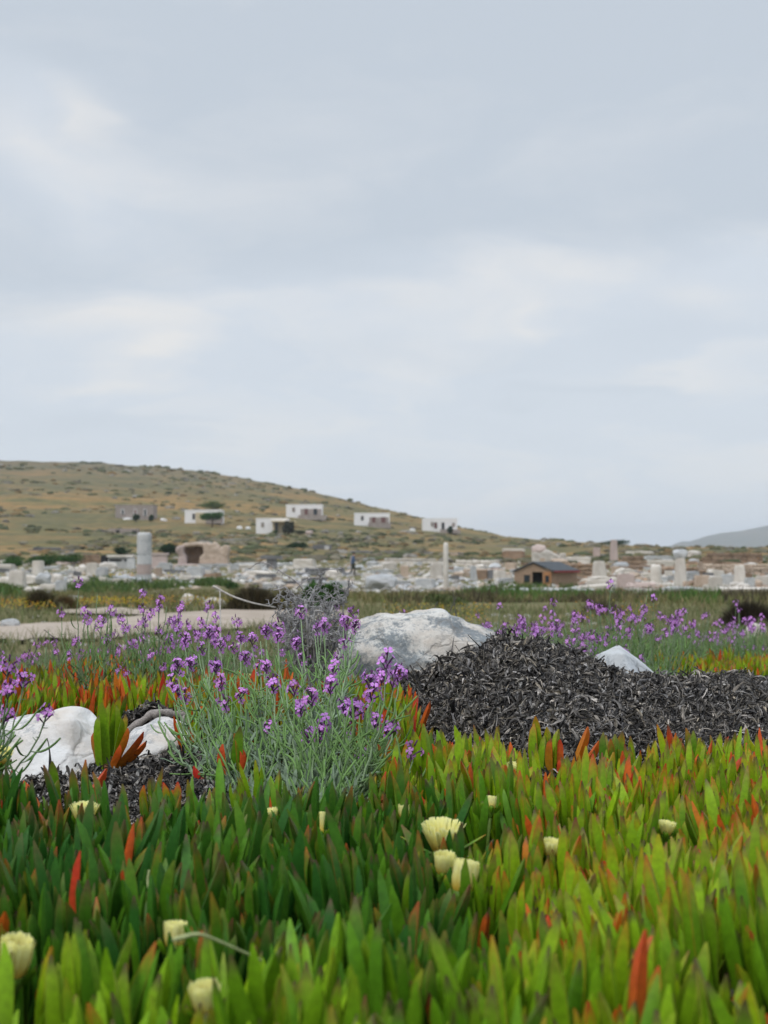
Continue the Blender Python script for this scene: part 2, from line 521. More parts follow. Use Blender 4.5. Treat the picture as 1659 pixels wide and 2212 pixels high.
# ------------------------------------------------------------------ ground, path, far hill
def build_ground():
    rs = [0.0] + list(np.geomspace(.25, 16, 110)) + list(np.geomspace(16.4, 1100, 190)) + list(np.geomspace(1150, 14000, 12))
    fa = list(np.linspace(-24, 24, 250))
    angs = sorted(set([round(a, 4) for a in fa] + [round(a, 4) for a in np.arange(-180, 180, 6) if abs(a) > 25]))
    na = len(angs)
    V = []
    for r in rs[1:]:
        for a in angs:
            x, y = r * math.sin(R(a)), r * math.cos(R(a))
            V.append((x, y, H(x, y)))
    V.append((0, 0, H(0, 0)))
    q = []
    for i in range(len(rs) - 2):
        for j in range(na):
            k = (j + 1) % na
            q.append((i * na + j, i * na + k, (i + 1) * na + k, (i + 1) * na + j)[::-1])
    c = len(V) - 1
    tr = [(j, c, (j + 1) % na)[::-1] for j in range(na)]
    mb = MB(); mb.add(V, q, tr)
    o = mb.build('ground', M['ground'])
    tag(o, kind='structure')
build_ground()
def build_path():
    def ribbon(mb, rows):
        V = []; m_ = 7
        for (px, y0, y1) in rows:
            for j in range(m_):
                g = ground_at(px, y0 + (y1 - y0) * j / (m_ - 1), 3)
                V.append((g.x, g.y, H(g.x, g.y) + .035))
        q = [(i * m_ + j, i * m_ + j + 1, (i + 1) * m_ + j + 1, (i + 1) * m_ + j) for i in range(len(rows) - 1) for j in range(m_ - 1)]
        mb.add(V, q)
    def dens(rows):
        o = []
        for (a, b_) in zip(rows[:-1], rows[1:]):
            for k in range(8):
                t = k / 8
                w = 1.2 * mn.noise((a[0] * .02 + k * .3, 1, 2))
                o.append((a[0] + (b_[0] - a[0]) * t, a[1] + (b_[1] - a[1]) * t + w, a[2] + (b_[2] - a[2]) * t - w))
        return o
    mb = MB()
    ribbon(mb, dens([(-700, 1352, 1420), (-200, 1355, 1400), (0, 1355, 1392), (100, 1350, 1390), (200, 1345, 1386), (300, 1334, 1376), (400, 1327, 1368), (520, 1322, 1358), (640, 1322, 1350), (700, 1324, 1342), (760, 1328, 1336)]))
    o = mb.build('path', M['path']); tag(o, kind='structure')
    mb = MB()
    ribbon(mb, dens([(130, 1325, 1328), (175, 1322, 1332), (240, 1321, 1331), (310, 1321, 1333), (360, 1321, 1331)]))
    o = mb.build('path', M['path']); tag(o, kind='structure')
build_path()
def far_hill():
    prof = [(1380, 1184), (1440, 1181), (1475, 1168.5), (1490, 1169.5), (1520, 1159), (1560, 1150), (1600, 1146), (1659, 1134), (1720, 1126), (1800, 1122), (1950, 1128), (2100, 1150), (2300, 1180), (2400, 1186)]
    D0 = 5200
    mb = MB(); V = []; nx, ny = 150, 16
    for i in range(nx):
        px = 1380 + (2400 - 1380) * i / (nx - 1)
        py = interp(px, [p[0] for p in prof], [p[1] for p in prof]) - .8 * mn.noise((px * .05, 3, 1)) - .5 * mn.noise((px * .2, 3, 1))
        top = at(px, py, D0)
        h = max(0, top.z - (CAMZ + SEA))
        for j in range(ny):
            s = -1 + 2 * j / (ny - 1)
            y = D0 + s * 700
            z = CAMZ + SEA - 2 + (h + 2) * (1 - abs(s) ** 1.3) * (1 + .12 * mn.noise((px * .02, s * 3, 5)) * (1 if abs(s) > .1 else 0))
            V.append((top.x * y / D0, y, z))
    q = [(i * ny + j, i * ny + j + 1, (i + 1) * ny + j + 1, (i + 1) * ny + j)[::-1] for i in range(nx - 1) for j in range(ny - 1)]
    mb.add(V, q)
    tag(mb.build('hill', M['farhill']), kind='structure')
far_hill()

# ------------------------------------------------------------------ rocks
def pillow(outline, thick, n=9, p=2.2):
    """a closed solid from an outline (x, z): slices shrink towards the front and back"""
    P = np.array(outline); c = np.array([P[:, 0].mean(), P[:, 1].min()])
    V = []; m_ = len(P)
    for k in range(n):
        s = -1 + 2 * k / (n - 1)
        f = max(.12, (1 - abs(s) ** p)) ** (1 / p) * .9 + .1
        for q_ in P:
            w = c + (q_ - c) * f
            V.append((w[0], s * thick, w[1]))
    return V, m_, n
def finish_rock(bm_v, faces, voxel, amp, freq, name, m, loc, facet=0.0, seed=0, smooth_it=4):
    me = bpy.data.meshes.new(name)
    me.from_pydata([tuple(v) for v in bm_v], [], faces)
    bm = bmesh.new(); bm.from_mesh(me)
    bmesh.ops.recalc_face_normals(bm, faces=bm.faces)
    bm.to_mesh(me); bm.free()
    o = bpy.data.objects.new(name, me); col.objects.link(o)
    r = o.modifiers.new('r', 'REMESH'); r.mode = 'VOXEL'; r.voxel_size = voxel
    s = o.modifiers.new('s', 'SMOOTH'); s.iterations = smooth_it; s.factor = .5
    dg = bpy.context.evaluated_depsgraph_get()
    me2 = bpy.data.meshes.new_from_object(o.evaluated_get(dg))
    o.modifiers.clear()
    o.data = me2
    bpy.data.meshes.remove(me)
    n = len(me2.vertices)
    co = np.zeros(n * 3); me2.vertices.foreach_get('co', co); co = co.reshape(-1, 3)
    no = np.zeros(n * 3); me2.vertex_normals.foreach_get('vector', no); no = no.reshape(-1, 3)
    d = np.zeros(n)
    for i in range(n):
        p_ = Vector(co[i]) * freq + Vector((seed, seed * .7, 1))
        a = mn.fractal(p_, 0.9, 2.2, 5)
        rdg = 1 - abs(mn.noise(p_ * .8 + Vector((7, 7, 7)))) * 2
        d[i] = a * amp + rdg * amp * .5
        if facet:
            vd = mn.voronoi(p_ * .9)[0]
            d[i] += (vd[1] - vd[0]) * facet
    co += no * d[:, None]
    me2.vertices.foreach_set('co', co.ravel())
    me2.polygons.foreach_set('use_smooth', np.ones(len(me2.polygons), bool))
    me2.materials.clear(); me2.materials.append(m)
    me2.update()
    o.name = name
    o.location = loc
    return o
def outline_rock(name, pts, D, thick, m, voxel=.006, amp=.006, freq=9, facet=0, seed=0, lean=0.0, p=2.2):
    W = [at(x, y, D) for x, y in pts]
    cxx = sum(w.x for w in W) / len(W)
    zb = min(w.z for w in W)
    loc = Vector((cxx, D, zb))
    V, m_, n = pillow([(w.x - cxx, w.z - zb) for w in W], thick, 11, p)
    V = [(v[0], v[1] + lean * v[2], v[2]) for v in V]
    F = []
    for k in range(n - 1):
        for j in range(m_):
            l = (j + 1) % m_
            F.append((k * m_ + j, k * m_ + l, (k + 1) * m_ + l, (k + 1) * m_ + j))
    F.append(tuple(range(m_))[::-1]); F.append(tuple((n - 1) * m_ + j for j in range(m_)))
    return finish_rock(V, F, voxel, amp, freq, name, m, loc, facet, seed, 2)
def hull_rock(name, pts, m, voxel=.006, amp=.004, freq=9, facet=0, seed=0):
    """pts: (px, py, D) corners"""
    W = [at(*p) for p in pts]
    c = sum(W, Vector()) / len(W)
    c.z = min(w.z for w in W)
    bm = bmesh.new()
    vs = [bm.verts.new(w - c) for w in W]
    bmesh.ops.convex_hull(bm, input=vs)
    bmesh.ops.delete(bm, geom=[v for v in bm.verts if not v.link_faces], context='VERTS')
    bm.verts.index_update()
    V = [v.co.copy() for v in bm.verts]; F = [tuple(v.index for v in f.verts) for f in bm.faces]
    bm.free()
    return finish_rock(V, F, voxel, amp, freq, name, m, c, facet, seed, 1)

o = outline_rock('boulder', [(690, 1545), (700, 1490), (722, 1462), (735, 1425), (745, 1392), (765, 1364), (800, 1346), (835, 1340), (868, 1341), (903, 1330), (940, 1323), (965, 1325), (985, 1338), (1003, 1352), (1035, 1358), (1062, 1374), (1072, 1400), (1075, 1470), (1070, 1540)],
                 3.85, .17, M['rock'], .005, .014, 8, .022, 3, .18, 3.2)
tag(o, 'large pale boulder with blue grey lichen behind the dead plant heap', 'boulder')
o = hull_rock('boulder', [(1328, 1396, 3.72), (1338, 1394, 3.76), (1296, 1412, 3.70), (1266, 1434, 3.76), (1252, 1500, 3.8), (1345, 1412, 3.62), (1300, 1500, 3.6), (1356, 1408, 3.72), (1420, 1458, 3.72), (1432, 1500, 3.75), (1380, 1500, 3.58), (1340, 1500, 4.0), (1335, 1400, 3.82)],
              M['greyrock'], .004, .003, 9, .005, 11)
tag(o, 'pointed light grey rock rising behind the dead plant heap', 'rock')
o = hull_rock('rock', [(-60, 1582, 2.72), (-50, 1690, 2.66), (30, 1562, 2.66), (125, 1548, 2.64), (168, 1538, 2.66), (190, 1541, 2.70), (205, 1560, 2.66), (216, 1590, 2.62), (218, 1612, 2.6), (228, 1700, 2.60), (150, 1720, 2.50), (50, 1720, 2.5), (15, 1580, 2.60),
                       (150, 1562, 2.58), (190, 1690, 2.95), (0, 1590, 2.95), (180, 1550, 2.92)], M['marble'], .0036, .006, 9, .020, 21)
tag(o, 'big white marble rock at the left edge beside the ice plants', 'rock')
o = hull_rock('rock', [(262, 1625, 2.78), (290, 1580, 2.8), (330, 1562, 2.82), (350, 1558, 2.86), (415, 1572, 2.84), (440, 1600, 2.86), (430, 1690, 2.8), (270, 1690, 2.75), (300, 1640, 2.68), (340, 1700, 3.0), (330, 1590, 2.74), (400, 1600, 2.74)],
              M['marble'], .0036, .005, 10, .016, 31)
tag(o, 'smaller white marble rock between the red ice plant shoot and the purple flowers', 'rock')
o = hull_rock('rock', [(268, 1632, 2.62), (285, 1622, 2.62), (312, 1628, 2.62), (318, 1660, 2.62), (262, 1660, 2.62), (290, 1660, 2.56), (290, 1640, 2.68)], M['marble'], .003, .001, 20, .001, 41)
tag(o, 'small white stone chip in front of the smaller marble rock', 'stone')
o = hull_rock('rock', [(775, 1760, 2.02), (790, 1708, 2.06), (815, 1712, 2.06), (830, 1765, 2.04), (790, 1775, 1.98), (800, 1770, 2.12)], M['marble'], .004, .001, 20, .001, 51)
tag(o, 'small white stone half hidden in leaves below the flowering stock', 'stone')

# ------------------------------------------------------------------ heaps of dead plant matter
def litter(mb, P, Nn, Dn, n, lo=.012, hi=.04, base=None, wr=(.0008, .0029)):
    """n curled, crumpled strips lying on surface points P with normals Nn; Dn = preferred direction"""
    idx = rng.integers(0, len(P), n)
    seg = 9
    t = np.linspace(0, 1, seg)
    Lh = lo + (hi - lo) * rng.beta(1.6, 2.2, n); W = rng.uniform(*wr, n)
    p0 = P[idx]; nn = Nn[idx]; fld = np.array([tuple(mn.noise_vector((q_[0] * 16, q_[1] * 16, q_[2] * 16))) for q_ in P[::6]]).repeat(6, axis=0)[:len(P)]
    dd = Dn[idx] * .8 + fld[idx] * 1.9 + rng.normal(0, .33, (n, 3))
    brt = 1 + 1.1 * fld[idx, 2]
    dd -= (dd * nn).sum(1)[:, None] * nn * rng.uniform(.5, 1, n)[:, None]
    dd /= np.linalg.norm(dd, axis=1)[:, None] + 1e-9
    sd = np.cross(nn, dd); sd /= np.linalg.norm(sd, axis=1)[:, None] + 1e-9
    up = np.cross(dd, sd)
    f1, f2, f3 = rng.uniform(2, 9, n), rng.uniform(0, 6.28, n), rng.uniform(3, 10, n)
    a1, a2 = rng.uniform(.04, .20, n), rng.uniform(.05, .30, n)
    lift = rng.uniform(-.004, .009, n) + .012 * rng.uniform(0, 1, n) ** 6
    V = np.zeros((n, seg, 3, 3)); C = np.zeros((n, seg, 3, 3))
    tw0 = rng.uniform(0, 6.28, n); tw = rng.uniform(-5, 5, n)
    g = np.clip(rng.beta(.9, 2.5, n) * brt, 0, 1)
    warm = rng.beta(1.2, 2, n)
    cc = np.stack([.014 + .56 * g + .07 * warm * g, .013 + .53 * g, .014 + .52 * g - .13 * warm * g], 1)
    for k in range(seg):
        tk = t[k]
        ctr = p0 + nn * (lift + Lh * a1 * np.sin(f1 * tk + f2))[:, None] + dd * ((tk - .5) * Lh)[:, None] + sd * (Lh * a2 * np.sin(f3 * tk * .6 + f2))[:, None]
        ang = tw0 + tw * tk
        wv = sd * np.cos(ang)[:, None] + up * np.sin(ang)[:, None]
        un = -sd * np.sin(ang)[:, None] + up * np.cos(ang)[:, None]
        w = W * (math.sin(math.pi * (.10 + .82 * tk)) ** .5) * (1 + .45 * np.sin(f3 * 2.3 * tk + f2 * 3))
        V[:, k, 0] = ctr - wv * w[:, None]; V[:, k, 2] = ctr + wv * w[:, None]
        V[:, k, 1] = ctr + un * (w * 1.1)[:, None]
        vr = (1 + .4 * np.sin(f1 * 1.7 * tk + f3))[:, None]
        C[:, k, 0] = cc * vr; C[:, k, 2] = cc * vr * 1.1; C[:, k, 1] = cc * vr * .45
    b0 = np.arange(n)[:, None] * seg * 3
    q = []
    for k in range(seg - 1):
        for j in range(2):
            q.append(np.concatenate([b0 + k * 3 + j, b0 + k * 3 + j + 1, b0 + (k + 1) * 3 + j + 1, b0 + (k + 1) * 3 + j], 1))
    mb.add(V.reshape(-1, 3), np.concatenate(q), None, C.reshape(-1, 3))
def heap(name, xs, foot, ridge, Dr, back, n, drape, label, nx=140, ny=50, hi=.04, lo=.012):
    """xs display columns; foot: base pixel row; ridge: silhouette row at depth Dr; back: metres behind the ridge"""
    V = np.zeros((nx, ny, 3))
    for i in range(nx):
        px = xs[0] + (xs[-1] - xs[0]) * i / (nx - 1)
        f = ground_at(px, interp(px, xs, foot), 1)
        dr = interp(px, xs, Dr)
        top = at(px, interp(px, xs, ridge) + (7 if drape else 3) * (mn.noise((px * .018, 4, 2)) + .7 * mn.noise((px * .06, 4, 2))), dr)
        gz = H(top.x, dr)
        hh = top.z - gz
        for j in range(ny):
            s = j / (ny - 1)
            if s < .62:
                w = s / .62
                y = f.y + (dr - f.y) * w
                prof = math.sin(w * math.pi / 2) ** (1.05 if drape else 1.0)
            else:
                w = (s - .62) / .38
                y = dr + back * w
                prof = math.cos(w * math.pi / 2) ** .9
            x = top.x * y / dr
            e = min(1, min(i, nx - 1 - i) / 6) if not drape else 1
            nz = .016 * mn.fractal((x * 9, y * 9, 2.2), .9, 2.1, 4) + .022 * mn.noise((x * 24, y * 9, 1)) + .008 * mn.noise((x * 60, y * 25, 1))
            z = H(x, y) + hh * prof * e + nz * min(1, prof * 3) - .004
            V[i, j] = (x, y, z)
    Pn = V.reshape(-1, 3)
    q = [(i * ny + j, i * ny + j + 1, (i + 1) * ny + j + 1, (i + 1) * ny + j)[::-1] for i in range(nx - 1) for j in range(ny - 1)]
    du = np.gradient(V, axis=0); dv = np.gradient(V, axis=1)
    nn = np.cross(du, dv); nn /= np.linalg.norm(nn, axis=2)[:, :, None] + 1e-12
    down = -dv / (np.linalg.norm(dv, axis=2)[:, :, None] + 1e-12)
    mb = MB()
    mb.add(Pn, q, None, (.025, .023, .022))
    # random points over the surface
    ii = rng.uniform(0, nx - 1.001, n * 2); jj = rng.uniform(0, (ny - 1.001) * .86, n * 2)
    i0 = ii.astype(int); j0 = jj.astype(int); fi = (ii - i0)[:, None]; fj = (jj - j0)[:, None]
    P = (V[i0, j0] * (1 - fi) * (1 - fj) + V[i0 + 1, j0] * fi * (1 - fj) + V[i0, j0 + 1] * (1 - fi) * fj + V[i0 + 1, j0 + 1] * fi * fj)
    area = np.linalg.norm(np.cross(du, dv), axis=2)[i0, j0]
    keep = rng.uniform(0, area.max() * .8, len(P)) < area
    P = P[keep]; Nn = nn[i0, j0][keep]; Dn = down[i0, j0][keep] * (1.1 if drape else .3)
    litter(mb, P, Nn, Dn, n, lo, hi)
    litter(mb, P, Nn, Dn * .2, n // 10, .02, hi, wr=(.0024, .0044))
    litter(mb, P, Nn + rng.normal(0, .8, Nn.shape), Nn + rng.normal(0, .6, Nn.shape), n // 22, .02, hi * .9)
    # long matted stems running through the scraps
    for _ in range(n // 180):
        i_ = random.randrange(4, nx - 5); j_ = random.randrange(2, int(ny * .62)); p_ = []
        di, dj_ = random.choice((-1, 1)) * random.uniform(.2, 1), random.uniform(-1, .3)
        for q_ in range(random.randint(7, 14)):
            a_, b_ = int(min(nx - 1, max(0, i_ + di * q_))), int(min(ny - 1, max(0, j_ + dj_ * q_)))
            p_.append(V[a_, b_] + nn[a_, b_] * (.006 + .006 * math.sin(q_ * 1.1)) + rng.normal(0, .002, 3))
        g_ = random.uniform(.05, .38)
        tube(mb, p_, [random.uniform(.0012, .0036) for _ in p_], 5, np.outer(rng.uniform(.5, 1.2, len(p_)), (g_ * 1.05, g_, g_ * .94)))
    o = mb.build(name, M['debris'])
    tag(o, label, 'plant litter', kind='stuff')
    return V
heap('dead_plant_litter', [790, 850, 900, 960, 1040, 1075, 1110, 1180, 1245, 1285, 1330, 1400, 1500, 1600, 1659, 2050],
     [1560, 1600, 1625, 1650, 1680, 1690, 1705, 1730, 1745, 1745, 1740, 1690, 1660, 1650, 1650, 1650],
     [1524, 1488, 1466, 1440, 1414, 1396, 1390, 1404, 1426, 1450, 1470, 1479, 1480, 1474, 1480, 1482],
     [3.35, 3.4, 3.42, 3.45, 3.45, 3.45, 3.45, 3.45, 3.45, 3.45, 3.42, 3.45, 3.5, 3.55, 3.6, 3.7], .30, 62000, True,
     'long heap of tangled grey dead ice plant leaves below the boulder', 200, 64, lo=.018, hi=.075)
heap('dead_plant_litter', [60, 110, 180, 250, 330, 400, 440, 480, 540, 600],
     [1850, 1860, 1870, 1875, 1880, 1885, 1885, 1880, 1860, 1840],
     [1730, 1702, 1690, 1674, 1662, 1645, 1624, 1636, 1684, 1730],
     [2.45, 2.45, 2.48, 2.5, 2.5, 2.52, 2.55, 2.55, 2.5, 2.45], .25, 17000, False,
     'grey dead leaf tangle in front of the white marble rocks', 90, 40, hi=.055)
heap('dead_plant_litter', [240, 290, 340, 400, 440, 500],
     [1600, 1600, 1602, 1605, 1608, 1612],
     [1560, 1545, 1538, 1548, 1560, 1590],
     [3.05, 3.05, 3.08, 3.1, 3.1, 3.1], .12, 2600, False,
     'strip of dead grey leaves behind the smaller marble rock', 50, 24, hi=.036)
# thin scatter between the living plants
def litter_floor():
    P = []
    while len(P) < 9000:
        y = random.uniform(1.2, 5.2); x = random.uniform(-.34 * y - .2, .34 * y + .2)
        P.append((x, y, H(x, y) + .003))
    P = np.array(P); Nn = np.tile((0, 0, 1.), (len(P), 1)); Dn = rng.normal(0, 1, (len(P), 3)) * (1, 1, .2)
    mb = MB(); litter(mb, P, Nn, Dn, 15000, .015, .045)
    tag(mb.build('dead_plant_litter', M['debris']), 'scraps of dead grey leaves on the soil between the ice plants', 'plant litter', kind='stuff')
litter_floor()
# weathered driftwood-like dead stems behind the smaller marble rock
e0 = at(300, 1575, 2.95)
mb = MB()
for k, (a, b_) in enumerate([((262, 1600), (345, 1540)), ((330, 1548), (410, 1556)), ((395, 1560), (470, 1548))]):
    A = at(*a, 2.95); B = at(*b_, 2.98); mid = (A + B) / 2 + Vector((0, 0, .012))
    pts = [A + (B - A) * t + Vector((0, 0, .012 * math.sin(math.pi * t) + .003 * math.sin(9 * t))) for t in np.linspace(0, 1, 12)]
    tube(mb, pts, [.0075 + .0015 * math.sin(i * 1.7) for i in range(12)], 8, (.26, .23, .21))
o = mb.build('dead_stem', M['debris'], origin=e0)
tag(o, 'thick weathered grey dead stem lying above the smaller marble rock', 'dead branch')

# ------------------------------------------------------------------ ice plants
G_DARK = np.array([.019, .088, .009]); G_MID = np.array([.078, .20, .006]); G_YEL = np.array([.22, .365, .006])
C_RED = np.array([.50, .028, .018]); C_ORG = np.array([.58, .13, .010]); C_PUR = np.array([.24, .05, .05])
def _side(a, b_, bulge):
    a, b_ = np.array(a), np.array(b_); n_ = np.array([b_[1] - a[1], -(b_[0] - a[0])]); n_ = n_ / np.linalg.norm(n_)
    return [a + (b_ - a) * t + n_ * bulge * 4 * t * (1 - t) for t in (0, .07, .5, .93, 1)]
SEC = np.array(_side((1, 0), (-1, 0), .0) + _side((-1, 0), (0, 1.45), -.10) + _side((0, 1.45), (1, 0), -.10))
SEC[2] = (0, .07)
EDGE = np.array([1, .25, 0, .25, 1, 1, .25, 0, .25, 1, 1, .25, 0, .25, 1])
NS = 15
def leaves(mb, b, d0, c, Ln, W, k, tone, red, tipred, seg=9):
    """b base, d0 direction, c bend direction, all (n,3); tone 0 dark..1 yellow; red 0..1 whole leaf; tipred 0..1"""
    n = len(b)
    d0 = d0 / np.linalg.norm(d0, axis=1)[:, None]
    c = c - (c * d0).sum(1)[:, None] * d0; c /= np.linalg.norm(c, axis=1)[:, None] + 1e-9
    s = np.cross(d0, c)
    t = np.linspace(0, 1, seg)
    prof = np.interp(t, [0, .12, .35, .6, .8, .92, 1.0], [.84, .94, 1.0, 1.0, .88, .64, .14])
    V = np.zeros((n, seg, NS, 3)); C = np.zeros((n, seg, NS, 3))
    lat = rng.normal(0, .085, n); dry = rng.uniform(0, 1, n) < .3; ered = np.clip(rng.normal(.45, .35, n), 0, 1) * np.clip(tipred * 1.6, .12, 1)
    tone = tone[:, None]
    g = np.where(tone < .5, G_DARK + (G_MID - G_DARK) * tone * 2, G_MID + (G_YEL - G_MID) * (tone * 2 - 1))
    rc = C_RED + (C_ORG - C_RED) * rng.uniform(0, 1, (n, 1))
    tc = np.where(rng.uniform(0, 1, (n, 1)) < .5, C_PUR, C_RED)
    for i in range(seg):
        ti = t[i]
        ctr = b + d0 * (Ln * ti)[:, None] + c * (Ln * k * (ti * ti - .5 * ti ** 3))[:, None] + s * (Ln * lat * ti * ti)[:, None]
        tan = d0 + c * (k * (2 * ti - 1.5 * ti * ti))[:, None]; tan /= np.linalg.norm(tan, axis=1)[:, None]
        nrm = np.cross(s, tan)  # points roughly opposite to bend
        sg = np.sign((nrm * c).sum(1)); nrm = -nrm * sg[:, None]
        w = (W * prof[i])[:, None]
        dpt = .78 + .22 * (1 - ti)
        for j in range(NS):
            V[:, i, j] = ctr + s * (w * SEC[j, 0]) + nrm * (w * SEC[j, 1] * (.95 if ti < .6 else 1.05))
            ed = EDGE[j]
            tr = np.clip((ti - .76 + .22 * ed) / .24, 0, 1) ** 1.3 * tipred * (.30 + .70 * max(ed * .9, ti ** 4))
            tr = np.maximum(tr, (ered * ed ** 3 * (.25 + .75 * ti)) if ti > .1 else 0)
            rr = np.clip(red * (.60 + .6 * ti), 0, 1)
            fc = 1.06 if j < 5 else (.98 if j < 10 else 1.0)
            cl = g * (1 + .5 * (ti - .55)) * fc  # naturally paler tips, exaggerated so darker bases paint in shade between leaves
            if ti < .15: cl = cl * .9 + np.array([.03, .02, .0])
            cl = cl + (tc - cl) * tr[:, None]
            cl = cl + (rc * fc - cl) * rr[:, None]
            if i == seg - 1: cl = np.where(dry[:, None], np.array([.10, .06, .035]), cl)
            C[:, i, j] = cl
    b0 = np.arange(n)[:, None] * seg * NS
    q = []
    for i in range(seg - 1):
        for f0 in (0, 5, 10):
            for j in range(f0, f0 + 4):
                q.append(np.concatenate([b0 + i * NS + j, b0 + i * NS + j + 1, b0 + (i + 1) * NS + j + 1, b0 + (i + 1) * NS + j], 1))
    mb.add(V.reshape(-1, 3), np.concatenate(q), None, C.reshape(-1, 3))
# flower positions (display px of the flower centre, relative size, kind)
FLOWERS = [
    (182, 1745, 1.0, 'open', 'pale yellow open ice plant flower in front of the grey litter at left'),
    (586, 1741, .62, 'open', 'small ragged pale flower below the purple stock, left of the half hidden stone'),
    (872, 1742, .62, 'half', 'small yellow flower just behind the wide double looking flower'),
    (955, 1782, 1.35, 'wide', 'wide pale yellow flower split by a green leaf with two long green sepals'),
    (960, 1852, .85, 'half', 'pale flower behind a purple leaf, just left of the fullest flower'),
    (1003, 1880, 1.15, 'half', 'fullest cream yellow cup flower in the middle of the leaf carpet'),
    (1061, 1738, .62, 'half', 'narrow white flower to the right of the wide split flower'),
    (1112, 1668, .8, 'open', 'white flower at the foot of the bright red ice plant shoot'),
    (1192, 1816, .72, 'open', 'white flower among red tipped leaves, right of the middle flowers'),
    (1440, 1796, .6, 'open', 'white flower half hidden by an upright leaf near the right edge'),
    (378, 2010, .8, 'half', 'yellow flower bud opening in the dark green leaves at lower left'),
    (34, 2062, 1.1, 'half', 'large blurred cream flower nearest the lower left corner'),
    (444, 2158, .85, 'half', 'blurred white flower at the bottom edge below the yellow bud'),
    (6, 1645, .9, 'open', 'cream flower at the left edge in front of the big marble rock'),
    (695, 1778, .4, 'bud', 'thin closed white bud between upright green leaves'),
]
REARFL = [
    (205, 1436, .8, 'open', 'white flower above the red tipped patch at left'),
    (535, 1466, .8, 'half', 'cream flower seen through the purple stock stems'),
    (1615, 1418, .75, 'open', 'yellow flower above the ice plants near the right edge'),
    (1560, 1445, .7, 'half', 'pale flower low in the ice plants behind the litter at right'),
]
def surf_at(px, py, hh, r0=.5):
    return ground_at(px, py, r0, 50, hh)
fl_pos = []
for f in FLOWERS + REARFL:
    g = surf_at(f[0], f[1], .076)
    fl_pos.append(Vector((g.x, g.y, g.z + .076)))
def sm(a, b_, x):
    t = min(1, max(0, (x - a) / (b_ - a))); return t * t * (3 - 2 * t)
FX = [-400, 0, 60, 100, 250, 440, 500, 525, 560, 640, 700, 800, 860, 960, 1090, 1125, 1250, 1290, 1335, 1400, 1659, 2100]
FY = [1790, 1795, 1815, 1850, 1862, 1868, 1850, 1785, 1785, 1840, 1865, 1840, 1745, 1705, 1705, 1800, 1810, 1810, 1740, 1715, 1705, 1705]
def zone_of(x, y):
    """which patch a root point belongs to, with its tone and redness"""
    z = H(x, y, False)
    px, py = proj(x, y, z)
    if y < .5: return None
    nz = mn.noise((x * 3, y * 3, 9)); nz2 = mn.noise((x * 1.2, y * 1.2, 5))
    if py > interp(px, FX, FY) + 14 * nz:
        tone = .40 + .34 * nz + .22 * nz2
        back = 1 - sm(1790, 1900, py)          # band along the rocks is yellower
        right = sm(950, 1250, px + 90 * nz)
        tone += .34 * back + .40 * right
        far_near = sm(2190, 2400, py)
        tone += .45 * far_near * (1 - sm(600, 950, px)) - .25 * right * sm(2150, 2300, py)
        tone -= .30 * (1 - back) * (1 - right) * (1 - far_near)
        lushr = .8 * back + 1.1 * right * (1 - .6 * sm(2150, 2300, py)) + .12
        return 'front', min(1, max(0, tone)), lushr
    if -500 < px < 430 and 1530 + 14 * nz - 22 * math.exp(-((px - 250) / 70) ** 2) < py < 1612: return 'rl', .80 + .2 * nz, 8.0
    if 430 <= px < 880 and 1540 + 10 * nz < py < 1700 and y < 3.7: return 'rl', .80 + .2 * nz, 5.0
    if px > 1425 and 1482 + 3 * nz < py < 1508: return 'rr', .85 + .2 * nz, 2.0
    return None
